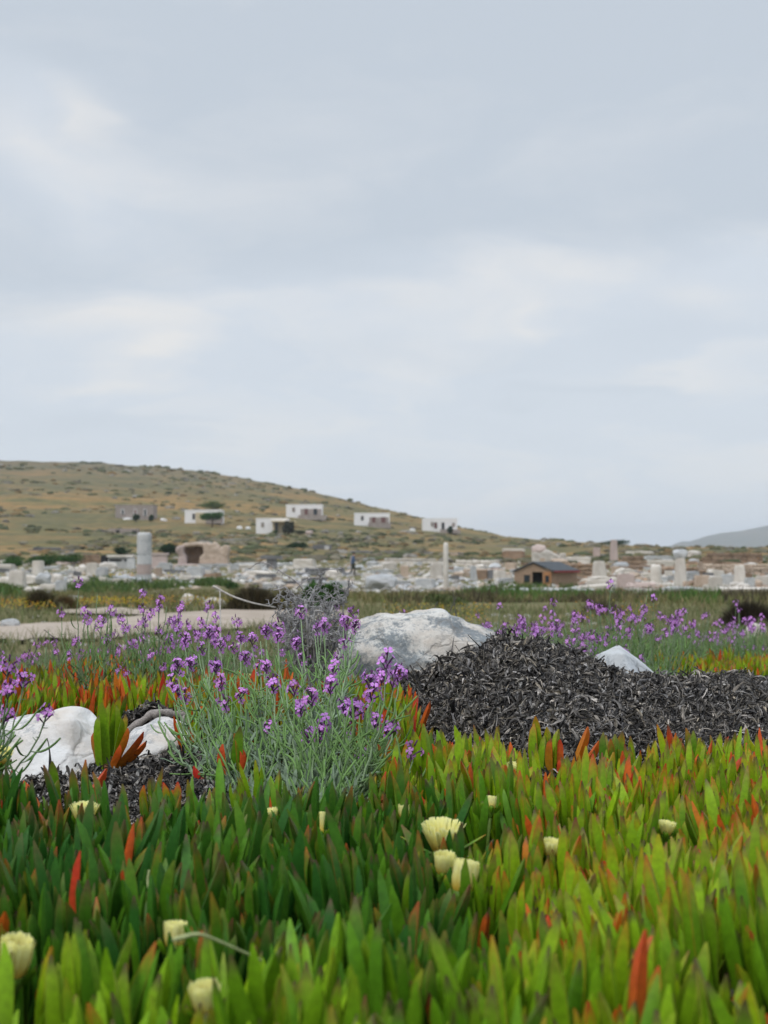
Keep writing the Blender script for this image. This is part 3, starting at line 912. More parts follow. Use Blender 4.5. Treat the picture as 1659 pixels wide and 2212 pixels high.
# rocks and heaps keep their footprint clear
def blocked(x, y):
    px, py = proj(x, y, H(x, y, False))
    if y > 2.3 and -80 < px < 245 and 2.42 < y < 3.0: return True
    if 255 < px < 445 and 2.6 < y < 3.0: return True
    return False
SHOOTS = [(1165, 1705), (1205, 1712), (505, 1765), (475, 1730), (238, 1655), (262, 1628), (120, 1800)]
sh_pos = [ground_at(a_, b_, 1) for a_, b_ in SHOOTS]
def grow_mat():
    groups = {'front': [], 'rl': [], 'rr': []}
    cell = .0325
    y = .5
    while y < 6.4:
        x = -.37 * y - .22
        while x < .37 * y + .22:
            xx, yy = x + random.uniform(-.5, .5) * cell, y + random.uniform(-.5, .5) * cell
            x += cell
            if blocked(xx, yy): continue
            zn = zone_of(xx, yy)
            if zn is None: continue
            # bare holes between clumps
            if zn[0] == 'front' and mn.noise((xx * 6, yy * 6, 3.3)) > .43: continue
            ok = True
            for f in fl_pos:
                if abs(xx - f.x * yy / f.y) < (.014 if f.y > 1.25 else .021) and (-.10 if f.y > 1.25 else -.22) < yy - f.y < .01: ok = False; break
            for f in sh_pos:
                if abs(xx - f.x * yy / f.y) < .042 and -.14 < yy - f.y < .03: ok = False; break
            if not ok: continue
            if yy < .8 and random.random() < .25: continue
            groups[zn[0]].append((xx, yy, zn[1], zn[2]))
        y += cell
    labels = {'front': 'carpet of upright fleshy ice plant leaves filling the foreground', 'rl': 'red tipped ice plants behind the white rocks at left',
              'rr': 'ice plants behind the dead litter at the right edge'}
    for key, L_ in groups.items():
        B = []; D0 = []; C_ = []; Ln = []; W = []; K = []; T = []; RD = []; TR = []
        for (x, y, tone, redn) in L_:
            gz = H(x, y) - .004
            ax = random.uniform(0, math.pi)
            nv = mn.noise_vector((x * 7, y * 7, 6)); lean = Vector((random.gauss(0, .12) + .30 * nv.x, random.gauss(0, .12) + .30 * nv.y, 1))
            sc = random.uniform(.78, 1.2) * (1 + .30 * mn.noise((x * 4.5, y * 4.5, 8))) * (1.04 if y < 1.15 else 1) * (1.28 if key == 'rl' else 1.3 if key == 'rr' else 1)
            cl_red = mn.noise((x * 9, y * 9, 4))
            npair = 3 if random.random() < .75 else 2
            zt = 0
            for p in range(npair):
                for sgn in (-1, 1):
                    az = ax + (math.pi / 2) * p + (0 if sgn > 0 else math.pi) + random.gauss(0, .12)
                    outv = Vector((math.cos(az), math.sin(az), 0))
                    tilt = [random.gauss(.38, .20), random.gauss(.19, .09), random.gauss(.07, .05)][p]
                    d = lean + outv * tilt
                    ln = [.076, .091, .066][p] * sc * random.uniform(.82, 1.15)
                    B.append((x + outv.x * .004, y + outv.y * .004, gz + zt)); D0.append(d); C_.append(-outv)
                    Ln.append(ln); W.append([.0056, .0058, .0042][p] * random.uniform(.72, 1.2) * (ln / .09) ** .4); K.append(random.gauss(.16, .13))
                    tt = tone + random.gauss(0, .13) + (.10 if p == 2 else 0)
                    T.append(min(1, max(0, tt)))
                    whole = random.random() < .034 * redn * (2.2 if p == 0 else .8) * (1 + 2 * max(0, cl_red))
                    RD.append(random.uniform(.7, 1) if whole else 0)
                    TR.append(min(1, max(0, random.gauss(.55 * min(redn, 1.35) + .45 * cl_red, .30))))
                zt += .011
        mb = MB()
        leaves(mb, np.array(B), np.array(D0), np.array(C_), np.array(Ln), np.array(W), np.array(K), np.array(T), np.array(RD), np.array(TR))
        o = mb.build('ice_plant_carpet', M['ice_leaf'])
        tag(o, labels[key], 'ice plant', kind='stuff')
grow_mat()
def shoot(px, py, specs, label, group=None, D=None, scale=1.0):
    """one ice plant shoot as a thing: specs = (azimuth deg, tilt, length m, tone, red, tipred)"""
    g = ground_at(px, py, 1) if D is None else at(px, py, D)
    if D is None: g.z = H(g.x, g.y)
    root = tag(empty('ice_plant_shoot', g), label, 'ice plant', group)
    for (az, tilt, ln, tone, red, tip) in specs:
        mb = MB()
        a = R(az); outv = np.array([[math.cos(a), math.sin(a), 0]])
        d = np.array([[0, 0, 1.]]) + outv * tilt
        leaves(mb, outv * .004 + np.array([[0, 0, -.004 + .004 * random.random()]]), d, -outv if tilt < .6 else -outv + np.array([[0, 0, .2]]),
               np.array([ln * scale]), np.array([.0076 * scale * (ln / .09) ** .3]), np.array([.14 if tilt < .6 else .10]), np.array([tone]), np.array([red]), np.array([tip]), 12)
        mb.build('leaf', M['ice_leaf'], root)
    mb = MB(); tube(mb, [(0, 0, -.03), (0, 0, .0), (0, 0, .012)], [.006, .006, .005], 7, (.2, .1, .05)); mb.build('stem', M['ice_leaf'], root)
    return root
def rs(n, tone, tip, base=.095):
    o = []
    for i in range(n):
        o.append((i * 137 + random.uniform(-20, 20), .04 + .3 * (i / n) + random.uniform(0, .05), base * random.uniform(.8, 1.12), min(1, max(0, tone + random.uniform(-.15, .15))), 0, min(1, max(0, tip + random.uniform(-.3, .3)))))
    return o
shoot(1165, 1705, [(200, .10, .105, .8, 0, .6), (20, .12, .10, .85, 0, .5), (100, .05, .115, .85, 0, .7), (178, .75, .085, .8, 1, 1), (280, .1, .09, .75, 0, .5)],
      'yellow green ice plant shoot with one red leaf leaning left against the litter', scale=1.15)
shoot(1205, 1712, [(2, .72, .10, .8, 1, .3), (12, .45, .11, .8, .75, 1), (170, .12, .09, .8, .6, 1), (90, .12, .085, .8, .8, 1), (300, .25, .06, .8, .9, 1), (150, .06, .10, .9, 0, .6)],
      'bright red ice plant shoot with splayed leaves in front of the dead litter', scale=1.15)
shoot(505, 1765, [(175, .85, .085, .6, .9, 1), (200, .2, .10, .55, .85, 1), (10, .12, .095, .55, .95, 1), (90, .05, .12, .5, 0, .4), (330, .4, .06, .6, .9, 1), (20, .05, .11, .5, 0, .6)],
      'dark red leaved ice plant shoot at the right end of the small litter tangle', scale=1.1)
shoot(475, 1730, [(170, .15, .085, .6, .7, .8), (20, .1, .08, .6, .75, .8), (90, .1, .075, .6, .4, .8)],
      'brownish pair of upright red leaves beside the foot of the purple stock')
shoot(228, 1668, [(200, .15, .10, .75, 0, .3), (10, .3, .10, .8, 0, .3), (100, .05, .12, .75, 0, .4), (350, .55, .085, .8, .75, .6), (0, .95, .095, .8, .85, .8), (15, 1.4, .085, .8, .9, .9), (170, .3, .07, .8, .6, .6), (330, .6, .06, .8, .95, 1)],
      'ice plant shoot with orange leaves wedged between the two white rocks', scale=.98, D=2.50)
shoot(238, 1650, [(200, .06, .12, .8, 0, .5), (10, .12, .115, .82, 0, .5), (100, .05, .13, .8, 0, .6), (350, .3, .10, .8, .2, .8), (180, .25, .09, .8, .2, .8)],
      'tall green ice plant shoot rising behind the orange leaved one', scale=.92, D=2.62)
shoot(120, 1800, [(150, .9, .09, .6, .9, 1), (20, .8, .11, .6, .9, .8), (90, .1, .1, .6, 0, .5), (250, .2, .08, .6, 0, .5)],
      'ice plant shoot with two dark red leaves below the big marble rock')
shoot(345, 1835, rs(7, .75, .8), 'upright ice plant shoot in front of the small litter tangle')
shoot(1020, 1745, rs(8, .75, .9), 'upright ice plant shoot below the left end of the long litter heap')
shoot(1330, 1745, rs(8, .45, .4, .105), 'dark green ice plant shoot right of the gap in the litter')
shoot(1475, 1725, rs(8, .5, .5, .11), 'tall ice plant shoot in front of the right part of the litter heap')

def ice_flower(p, size, kind, label, i):
    root = tag(empty('ice_plant_flower', p, random.uniform(-.3, .3)), label, 'flower')
    root.rotation_euler = (random.uniform(-.15, .3), random.uniform(-.22, .22), random.uniform(-.3, .3))
    mb = MB()
    n = {'open': 120, 'half': 130, 'wide': 170, 'bud': 30}[kind]
    flare = {'open': .24, 'half': .05, 'wide': .32, 'bud': .02}[kind] + random.uniform(-.05, .08); size *= .9
    for k in range(n):
        a = k * 2.39996; ring = random.random()
        if kind == 'wide' and abs(((a + .4) % math.pi) - math.pi / 2) < .12: continue
        r0 = (.0035 + .0025 * ring) * size
        r1 = (.0085 + .0035 * ring) * size
        if kind == 'bud': r0 = r1 = .002
        ln = .032 * size * random.uniform(.93, 1.05) if kind != 'bud' else .028
        dx, dy = math.cos(a), math.sin(a); rad_ = np.array([dx, dy, 0])
        fl = flare * (.5 + .9 * ring) + random.gauss(0, .025)
        pts = []
        for t in (0, .22, .5, .8, 1):
            rr = r0 + (r1 - r0) * math.sin(min(1, t * 2.2) * math.pi / 2) + fl * ln * max(0, t - .25) ** 1.3
            pts.append(rad_ * rr + np.array([0, 0, -.017 * size + ln * t * (1 - .25 * max(0, fl))]))
        sx = np.array([-dy, dx, 0]); w = .0014 * max(.7, size)
        V = []
        for j, q_ in enumerate(pts):
            ww = w * [.9, 1.15, 1.2, 1.1, .75][j]
            V += [q_ - sx * ww, q_ + sx * ww]
        cy = np.array([.92, .64, .05]); cm = np.array([.97, .84, .20]); cw = np.array([.985, .955, .50])
        C = np.repeat(np.array([cy, cm * .6 + cy * .4, cm * .5 + cw * .5, cw, cw]), 2, axis=0)
        mb.add(V, [(2 * j, 2 * j + 1, 2 * j + 3, 2 * j + 2) for j in range(4)], None, C)
    mb.build('petals', M['ice_petal'], root)
    mb = MB()
    if kind != 'bud':
        for k in range(26):
            a = random.uniform(0, 6.28); r_ = random.uniform(.001, .005) * size
            tube(mb, [(math.cos(a) * r_, math.sin(a) * r_, -.012 * size), (math.cos(a) * r_ * 1.3, math.sin(a) * r_ * 1.3, .0 * size)], [.0004, .0007], 4, (.75, .45, .06))
        mb.build('stamens', M['petal'], root)
    # fleshy calyx with lobes
    mb = MB()
    prof = [(-.036, .0028), (-.030, .004), (-.024, .0075), (-.018, .0092), (-.0135, .0088)]
    tube(mb, [(0, 0, z * size) for z, _ in prof], [r_ * max(.55, size) for _, r_ in prof], 12, (.10, .19, .02))
    tube(mb, [(0, 0, -.085), (0, 0, -.05), (0, 0, -.034 * size)], [.0022, .0022, .0026], 7, (.09, .15, .02))
    mb.build('calyx', M['ice_leaf'], root)
    lob = [(0, .9, .020), (180, .9, .020), (90, .6, .013), (270, .55, .012), (45, .5, .012)]
    if kind == 'wide': lob = [(8, 2.6, .040), (176, 2.6, .040), (90, .6, .014), (270, .5, .012)]
    for (az, tilt, ln) in lob:
        mb = MB(); a = R(az); ov = np.array([[math.cos(a), math.sin(a), 0]])
        leaves(mb, ov * .006 * size + np.array([[0, 0, -.018 * size]]), np.array([[0, 0, 1.]]) + ov * tilt, -ov + np.array([[0, 0, .3]]), np.array([ln * max(size, .7)]),
               np.array([.0032]), np.array([.25]), np.array([.55]), np.array([0.]), np.array([.5]), 7)
        mb.build('sepal', M['ice_leaf'], root)
for i, (f, p) in enumerate(zip(FLOWERS + REARFL, fl_pos)):
    ice_flower(p, f[2], f[3], f[4], i)

def wilted(px, py, label):
    g = surf_at(px, py, .055); g.z += .055
    root = tag(empty('wilted_flower', g), label, 'wilted flower', 'wilted flower heads in the carpet')
    mb = MB()
    for k in range(40):
        a = k * 2.4; o_ = np.array([math.cos(a), math.sin(a), 0]); r_ = random.uniform(.001, .004)
        p0 = o_ * r_; p1 = o_ * (r_ + random.uniform(0, .004)) + np.array([0, 0, random.uniform(.006, .014)])
        tube(mb, [p0, (p0 + p1) / 2 + rng.normal(0, .001, 3), p1], [.0009, .0008, .0004], 4, np.array([.50, .17, .05]) * random.uniform(.5, 1.2))
    mb.build('petals', M['petal'], root)
    mb = MB(); tube(mb, [(0, 0, -.055), (0, 0, -.018), (0, 0, -.008), (0, 0, .003)], [.003, .004, .008, .006], 8, (.30, .16, .04)); mb.build('calyx', M['ice_leaf'], root)
for (px, py, lb) in [(384, 1768, 'orange wilted flower head below the small litter tangle'), (415, 1775, 'second orange wilted head right of the first'), (500, 1885, 'brown wilted head in a gap of the dark leaves'), (232, 1880, 'red brown wilted head at left in the dark leaves'),
                     (612, 1928, 'wilted orange head between two spreading leaves'), (832, 1742, 'orange wilted head left of the wide split flower'), (1510, 1560, 'orange wilted head in front of the litter at right')]:
    wilted(px, py, lb)
# ------------------------------------------------------------------ purple stock
ST = np.array([.20, .275, .15]); PD = np.array([.145, .25, .08]); LF = np.array([.21, .28, .19])
def unit(v): return v / (np.linalg.norm(v) + 1e-12)
def flower_cluster(mb, c, axis, nfl, size=1.0):
    ax = unit(np.asarray(axis, float))
    ref = np.array([1, 0, 0.]) if abs(ax[0]) < .8 else np.array([0, 1., 0])
    s1 = unit(np.cross(ax, ref)); s2 = np.cross(ax, s1)
    hue = random.uniform(-.04, .04)
    for k in range(nfl):
        a = k * 2.4 + random.uniform(-.3, .3)
        up = (k / nfl - .5) * .022 * size
        od = unit(s1 * math.cos(a) + s2 * math.sin(a) + ax * random.uniform(.1, .9))
        ctr = c + ax * up + od * random.uniform(.009, .016) * size
        tube(mb, [c + ax * (up - .006), ctr - od * .004, ctr], [.0006, .0013, .0009], 4, (.13, .05, .14))
        r1 = unit(np.cross(od, ax + .01)); r2 = np.cross(od, r1)
        ph = random.uniform(0, 1.57)
        pc = np.array([.72 + hue, .29, .82]) * random.uniform(.7, 1.2)
        cen = np.array([.62, .50, .62])
        for j in range(4):
            b_ = ph + j * math.pi / 2 + random.uniform(-.15, .15)
            pd = r1 * math.cos(b_) + r2 * math.sin(b_)
            ps = np.cross(od, pd)
            pl = .0078 * size * random.uniform(.85, 1.1); pw = .0034 * size
            bend = random.uniform(-.35, .25)
            V = [ctr, ctr + pd * pl * .45 - ps * pw * .7, ctr + pd * pl * .45 + ps * pw * .7 + od * .0004, ctr + pd * pl * .85 - ps * pw + od * pl * bend * .6,
                 ctr + pd * pl * .85 + ps * pw + od * pl * bend * .6, ctr + pd * pl + od * pl * bend]
            mb.add(V, [(1, 2, 4, 3)], [(0, 2, 1), (3, 4, 5)], np.array([cen, pc, pc, pc, pc, pc * .9]))
    for k in range(2):
        od = unit(ax + s1 * random.uniform(-.4, .4) + s2 * random.uniform(-.4, .4))
        tube(mb, [c + ax * .01 * size, c + ax * .012 * size + od * .009 * size], [.0013, .0011], 5, (.14, .05, .15))
def pod(mb, p, d, up, ln, rad, c):
    """a curved seed pod that leaves the stem sideways and turns along it"""
    d = unit(d); e = p + d * ln * .35 + up * ln * .68 + rng.normal(0, .004, 3)
    P = bez(p, p + d * ln * .3, p + d * ln * .33 + up * ln * .3, e, 7)
    r_ = np.array([.45, .5, 1, 1, 1, .95, .7]) * rad
    cc = np.tile(c, (7, 1)) * random.uniform(.8, 1.2)
    cc[0:2] = ST * 1.1
    tube(mb, P, r_, 5, cc)
def blade_leaf(mb, p, d, ln, w, c, curl=.3):
    d = unit(d); s = unit(np.cross(d, np.array([random.uniform(-.4, .4), random.uniform(-.4, .4), 1.])))
    n_ = np.cross(s, d); m_ = 6
    V = []
    for i in range(m_):
        t = i / (m_ - 1)
        ww = w * math.sin(math.pi * min(1, .12 + .83 * t)) ** .7
        q_ = p + d * ln * t - n_ * ln * curl * t * t * -1 + n_ * .0018 * math.sin(t * 11)
        V += [q_ - s * ww, q_ - n_ * ww * .35, q_ + s * ww]
    cc = np.repeat(np.array([c] * m_), 3, axis=0)
    cc[1::3] *= .8
    mb.add(V, [(3 * i + j, 3 * i + j + 1, 3 * i + j + 4, 3 * i + j + 3) for i in range(m_ - 1) for j in range(2)], None, cc)
def stock_stem(mb, base, tip, spread=.35, npod=12, t0=.3, leafy=.35, podlen=.055, seed_up=1):
    base = np.asarray(base, float); tip = np.asarray(tip, float)
    v = tip - base; ln = np.linalg.norm(v)
    side = np.array([v[0], v[1], 0])
    P = bez(base, base + side * spread + np.array([0, 0, ln * .15]), base + v * .6 + side * .22 + np.array([0, 0, -ln * .04]) + rng.normal(0, .008, 3), tip, 16)
    P[3:-2] += rng.normal(0, .0018, (11, 3))
    rad = np.linspace(.0023, .0010, 16)
    tube(mb, P, rad, 5, ST * random.uniform(.85, 1.15))
    for k in range(npod):
        t = t0 + (1 - t0) * (k + random.random() * .6) / npod
        if t > .95: break
        f = t * 15; i = int(f); q_ = P[i] + (P[min(15, i + 1)] - P[i]) * (f - i)
        T = unit(P[min(15, i + 1)] - P[max(0, i - 1)])
        up = unit(T + np.array([0, 0, .55]))
        a = k * 2.4 + random.random()
        ref = unit(np.cross(T, np.array([.2, 1, .1]))); r2 = np.cross(T, ref)
        od = ref * math.cos(a) + r2 * math.sin(a) + T * .15; up = unit(up + rng.normal(0, .35, 3))
        if t > .82:   # short bare flower stalks below the cluster
            tube(mb, [q_, q_ + unit(od) * .008], [.0007, .0005], 4, ST * .9)
        else:
            pod(mb, q_, od, up, podlen * random.uniform(.65, 1.3), random.uniform(.0011, .0019), PD)
    for k in range(int(leafy * 26)):
        t = random.uniform(.05, .55); f = t * 15; i = int(f); q_ = P[i]
        T = unit(P[i + 1] - P[i])
        a = random.uniform(0, 6.28); ref = unit(np.cross(T, np.array([.2, 1, .1]))); r2 = np.cross(T, ref)
        od = ref * math.cos(a) + r2 * math.sin(a) + T * random.uniform(.2, 1.1)
        blade_leaf(mb, q_, od, random.uniform(.02, .05), random.uniform(.0018, .0036), LF * random.uniform(.75, 1.2), random.uniform(-.1, .5))
    return P, unit(P[-1] - P[-3])
def big_stock(base_px, clusters, label, extra, D0=2.42, gap=.015):
    g = ground_at(*base_px, 1)
    g.z = H(g.x, g.y)
    root = tag(empty('stock_plant', g), label, 'flowering plant', 'purple stocks')
    mb = MB(); g_ = np.array(g)
    for (px, py, D) in clusters:
        tgt = np.array(at(px, py, D)) - g_
        tip = tgt + np.array([0, 0, -.012])
        b0 = np.array([random.gauss(0, gap), random.gauss(0, gap), 0])
        P, T = stock_stem(mb, b0, tip, random.uniform(.25, .85), random.randint(14, 21), .18, .8, .062)
        fm = MB()
        flower_cluster(fm, tgt, T + np.array([0, 0, .4]), random.randint(4, 9), random.uniform(.70, .95))
        fm.build('flower_cluster', M['petal'], root)
    for k in range(extra):
        px = random.choice(clusters)
        tgt = np.array(at(px[0] + random.uniform(-50, 50), min(1760, px[1] + random.uniform(20, 190)), px[2] + random.uniform(-.02, .30))) - g_
        if tgt[2] < .03: continue
        stock_stem(mb, np.array([random.gauss(0, gap), random.gauss(0, gap), 0]), tgt, random.uniform(.3, 1.0), random.randint(10, 16), .2, .8, .055)
    mb.build('stems', M['stock'], root)
def dj(l, a, b_): return [(x, y, random.uniform(a, b_)) for x, y in l]
cl_main = dj([(575, 1362), (602, 1352), (640, 1388), (655, 1420), (686, 1358), (750, 1348), (742, 1338), (768, 1352), (746, 1388), (730, 1420), (762, 1322), (600, 1372), (650, 1322), (702, 1352)], 2.55, 2.95) + \
    dj([(650, 1530), (665, 1592), (700, 1567), (715, 1482), (722, 1445), (746, 1528), (765, 1534), (790, 1540), (800, 1472), (835, 1428), (850, 1468), (862, 1456), (826, 1462), (842, 1576), (756, 1572), (892, 1624), (790, 1662), (780, 1640), (805, 1500), (812, 1562), (690, 1585), (635, 1488), (672, 1508)], 2.08, 2.34)
big_stock((672, 1850), cl_main, 'largest purple stock with sprawling grey green stems in front of the boulder', 34)
cl_left = dj([(530, 1420), (505, 1400), (476, 1392), (452, 1366), (436, 1402), (400, 1382), (520, 1376), (545, 1384), (560, 1440)], 2.6, 3.0) + \
    dj([(372, 1478), (384, 1490), (400, 1505), (384, 1440), (412, 1432), (466, 1440), (478, 1476), (492, 1564), (582, 1574), (486, 1520), (520, 1500), (540, 1545), (455, 1598), (575, 1440), (590, 1478)], 2.3, 2.6)
big_stock((560, 1820), cl_left, 'purple stock leaning left over the smaller marble rock', 26)
cl_edge = dj([(18, 1442), (20, 1492), (52, 1470), (14, 1545), (100, 1545)], 1.95, 2.15)
def edge_stock():
    g = at(-120, 1800, 2.1); g.z = H(g.x, g.y)
    root = tag(empty('stock_plant', g), 'purple stock reaching in from the left edge over the big marble rock', 'flowering plant', 'purple stocks')
    mb = MB(); g_ = np.array(g)
    for (px, py, D) in cl_edge:
        tgt = np.array(at(px, py, D)) - g_
        P, T = stock_stem(mb, np.array([random.gauss(0, .01), random.gauss(0, .01), 0]), tgt, .3, 14, .3, .3, .05)
        fm = MB(); flower_cluster(fm, tgt, T + np.array([0, 0, .4]), 7, .85); fm.build('flower_cluster', M['petal'], root)
    for k in range(6):
        tgt = np.array(at(random.uniform(-160, 30), random.uniform(1500, 1640), 2.1)) - g_
        stock_stem(mb, np.zeros(3), tgt, .3, 12, .3, .3, .05)
    mb.build('stems', M['stock'], root)
edge_stock()
def stock_proto(h, n, spread, nfl, podlen=.05, nx=1.0):
    root = empty('stock_plant', (0, 0, 0))
    mb = MB()
    for k in range(n):
        a = k * 2.4 + random.uniform(-.4, .4)
        r_ = spread * math.sqrt((k + .5) / n)
        tip = np.array([math.cos(a) * r_, math.sin(a) * r_, h * random.uniform(.72, 1.05) * (1 - .15 * r_ / spread)])
        P, T = stock_stem(mb, np.array([random.gauss(0, .01), random.gauss(0, .01), 0]), tip, random.uniform(.2, .5), random.randint(9, 14), .25, .35, podlen)
        if k < nfl:
            fm = MB(); flower_cluster(fm, tip + np.array([0, 0, .012]), T, random.randint(3, 6), .88)
            fm.build('flower_cluster', M['petal'], root)
    mb.build('stems', M['stock'], root)
    return root
protos = [stock_proto(.31, 13, .13, 9), stock_proto(.27, 11, .15, 7), stock_proto(.35, 9, .10, 6), stock_proto(.24, 14, .16, 6)]
used = [False] * 4
def place_stock(x, y, k, s, rz, label, group):
    o = protos[k] if not used[k] else copy_tree(protos[k])
    used[k] = True
    o.location = (x, y, H(x, y) - .005)
    o.rotation_euler = (0, 0, rz)
    o.scale = (s, s, s)
    tag(o, label, 'flowering plant', group)
def strip():
    # specific plants seen left (display px of the plant top, depth)
    for i, (px, D, k, s) in enumerate([(190, 3.75, 2, 1.06), (235, 3.9, 1, 1.0), (305, 3.8, 2, .98), (372, 3.85, 0, 1.06), (402, 3.9, 3, 1.1), (345, 4.1, 1, 1.05), (455, 3.7, 0, .9), (310, 3.6, 3, .8), (130, 4.3, 1, .8), (60, 4.2, 3, .9)]):
        p = at(px, 1300, D)
        place_stock(p.x, p.y, k, s, random.uniform(0, 6.28), 'purple stock standing behind the red tipped patch at left, in front of the path', 'purple stocks at left')
    for i, (px, D, k, s) in enumerate([(1335, 4.6, 2, 1.12), (1385, 4.9, 1, 1.2), (1420, 4.6, 2, 1.0), (1440, 5.0, 0, 1.0), (1130, 4.6, 1, 1.05), (1190, 4.9, 0, 1.0), (1260, 4.5, 3, 1.05), (1300, 5.2, 0, 1.1), (1210, 4.3, 3, .9), (1600, 6.7, 2, 1.15), (1640, 6.6, 0, 1.05), (1570, 6.9, 1, 1.1), (1480, 6.5, 0, 1.1), (1090, 5.0, 2, .95), (1355, 4.2, 3, .8), (1520, 6.6, 1, 1.1), (1110, 4.4, 0, .85)]):
        p = at(px, 1300, D)
        place_stock(p.x, p.y, k, s, random.uniform(0, 6.28), 'purple stock in the band of flowers behind the grey pointed rock', 'purple stocks at right')
    n = 0; tries = 0
    while n < 48 and tries < 2000:
        tries += 1
        y = random.uniform(4.2, 8.5); x = random.uniform(-.34 * y, .34 * y)
        px, py = proj(x, y, H(x, y))
        if px < 560 and random.random() < .45: continue
        if px < 700 and y > 6: continue
        if px > 1400 and y < 6.4: continue
        left = px < 700
        place_stock(x, y, random.randrange(4), random.uniform(.72, 1.02), random.uniform(0, 6.28),
                    'small soft focus purple stock in the scrubby band ' + ('before the sandy path' if left else 'beyond the boulder and litter heap'),
                    'small purple stocks ' + ('near the path' if left else 'beyond the heap'))
        n += 1
strip()

# ------------------------------------------------------------------ grasses and weeds
def blades(mb, P, h, w, lean, c, seg=4):
    n = len(P)
    az = rng.uniform(0, 2 * math.pi, n)
    d = np.stack([np.cos(az), np.sin(az), np.zeros(n)], 1)
    az2 = az + rng.normal(math.pi / 2, .8, n)
    s = np.stack([np.cos(az2), np.sin(az2), np.zeros(n)], 1)
    V = np.zeros((n, seg, 2, 3)); C = np.zeros((n, seg, 2, 3))
    for i in range(seg):
        t = i / (seg - 1)
        ctr = P + np.array([0, 0, 1.]) * (h * t * (1 - .25 * lean * t))[:, None] + d * (h * lean * t * t)[:, None]
        ww = w * (1 - t ** 2 * .92)
        V[:, i, 0] = ctr - s * ww[:, None]; V[:, i, 1] = ctr + s * ww[:, None]
        C[:, i, 0] = C[:, i, 1] = c
    b0 = np.arange(n)[:, None] * seg * 2
    q = [np.concatenate([b0 + i * 2, b0 + i * 2 + 1, b0 + i * 2 + 3, b0 + i * 2 + 2], 1) for i in range(seg - 1)]
    mb.add(V.reshape(-1, 3), np.concatenate(q), None, C.reshape(-1, 3))
def pick_colors(n, pal):
    pal = np.array(pal); i = rng.integers(0, len(pal), n)
    return pal[i] * rng.uniform(.75, 1.25, (n, 1))
def on_path(px, py):
    if px < 760:
        y0 = interp(px, [-700, -200, 0, 200, 300, 400, 520, 640, 700, 760], [1352, 1355, 1355, 1345, 1334, 1327, 1322, 1322, 1324, 1328])
        y1 = interp(px, [-700, 0, 100, 200, 300, 400, 520, 640, 700, 760], [1420, 1392, 1390, 1386, 1376, 1368, 1358, 1350, 1342, 1336])
        if y0 < py < y1: return True
        if 135 < px < 360 and 1321 < py < 1332: return True
    return False
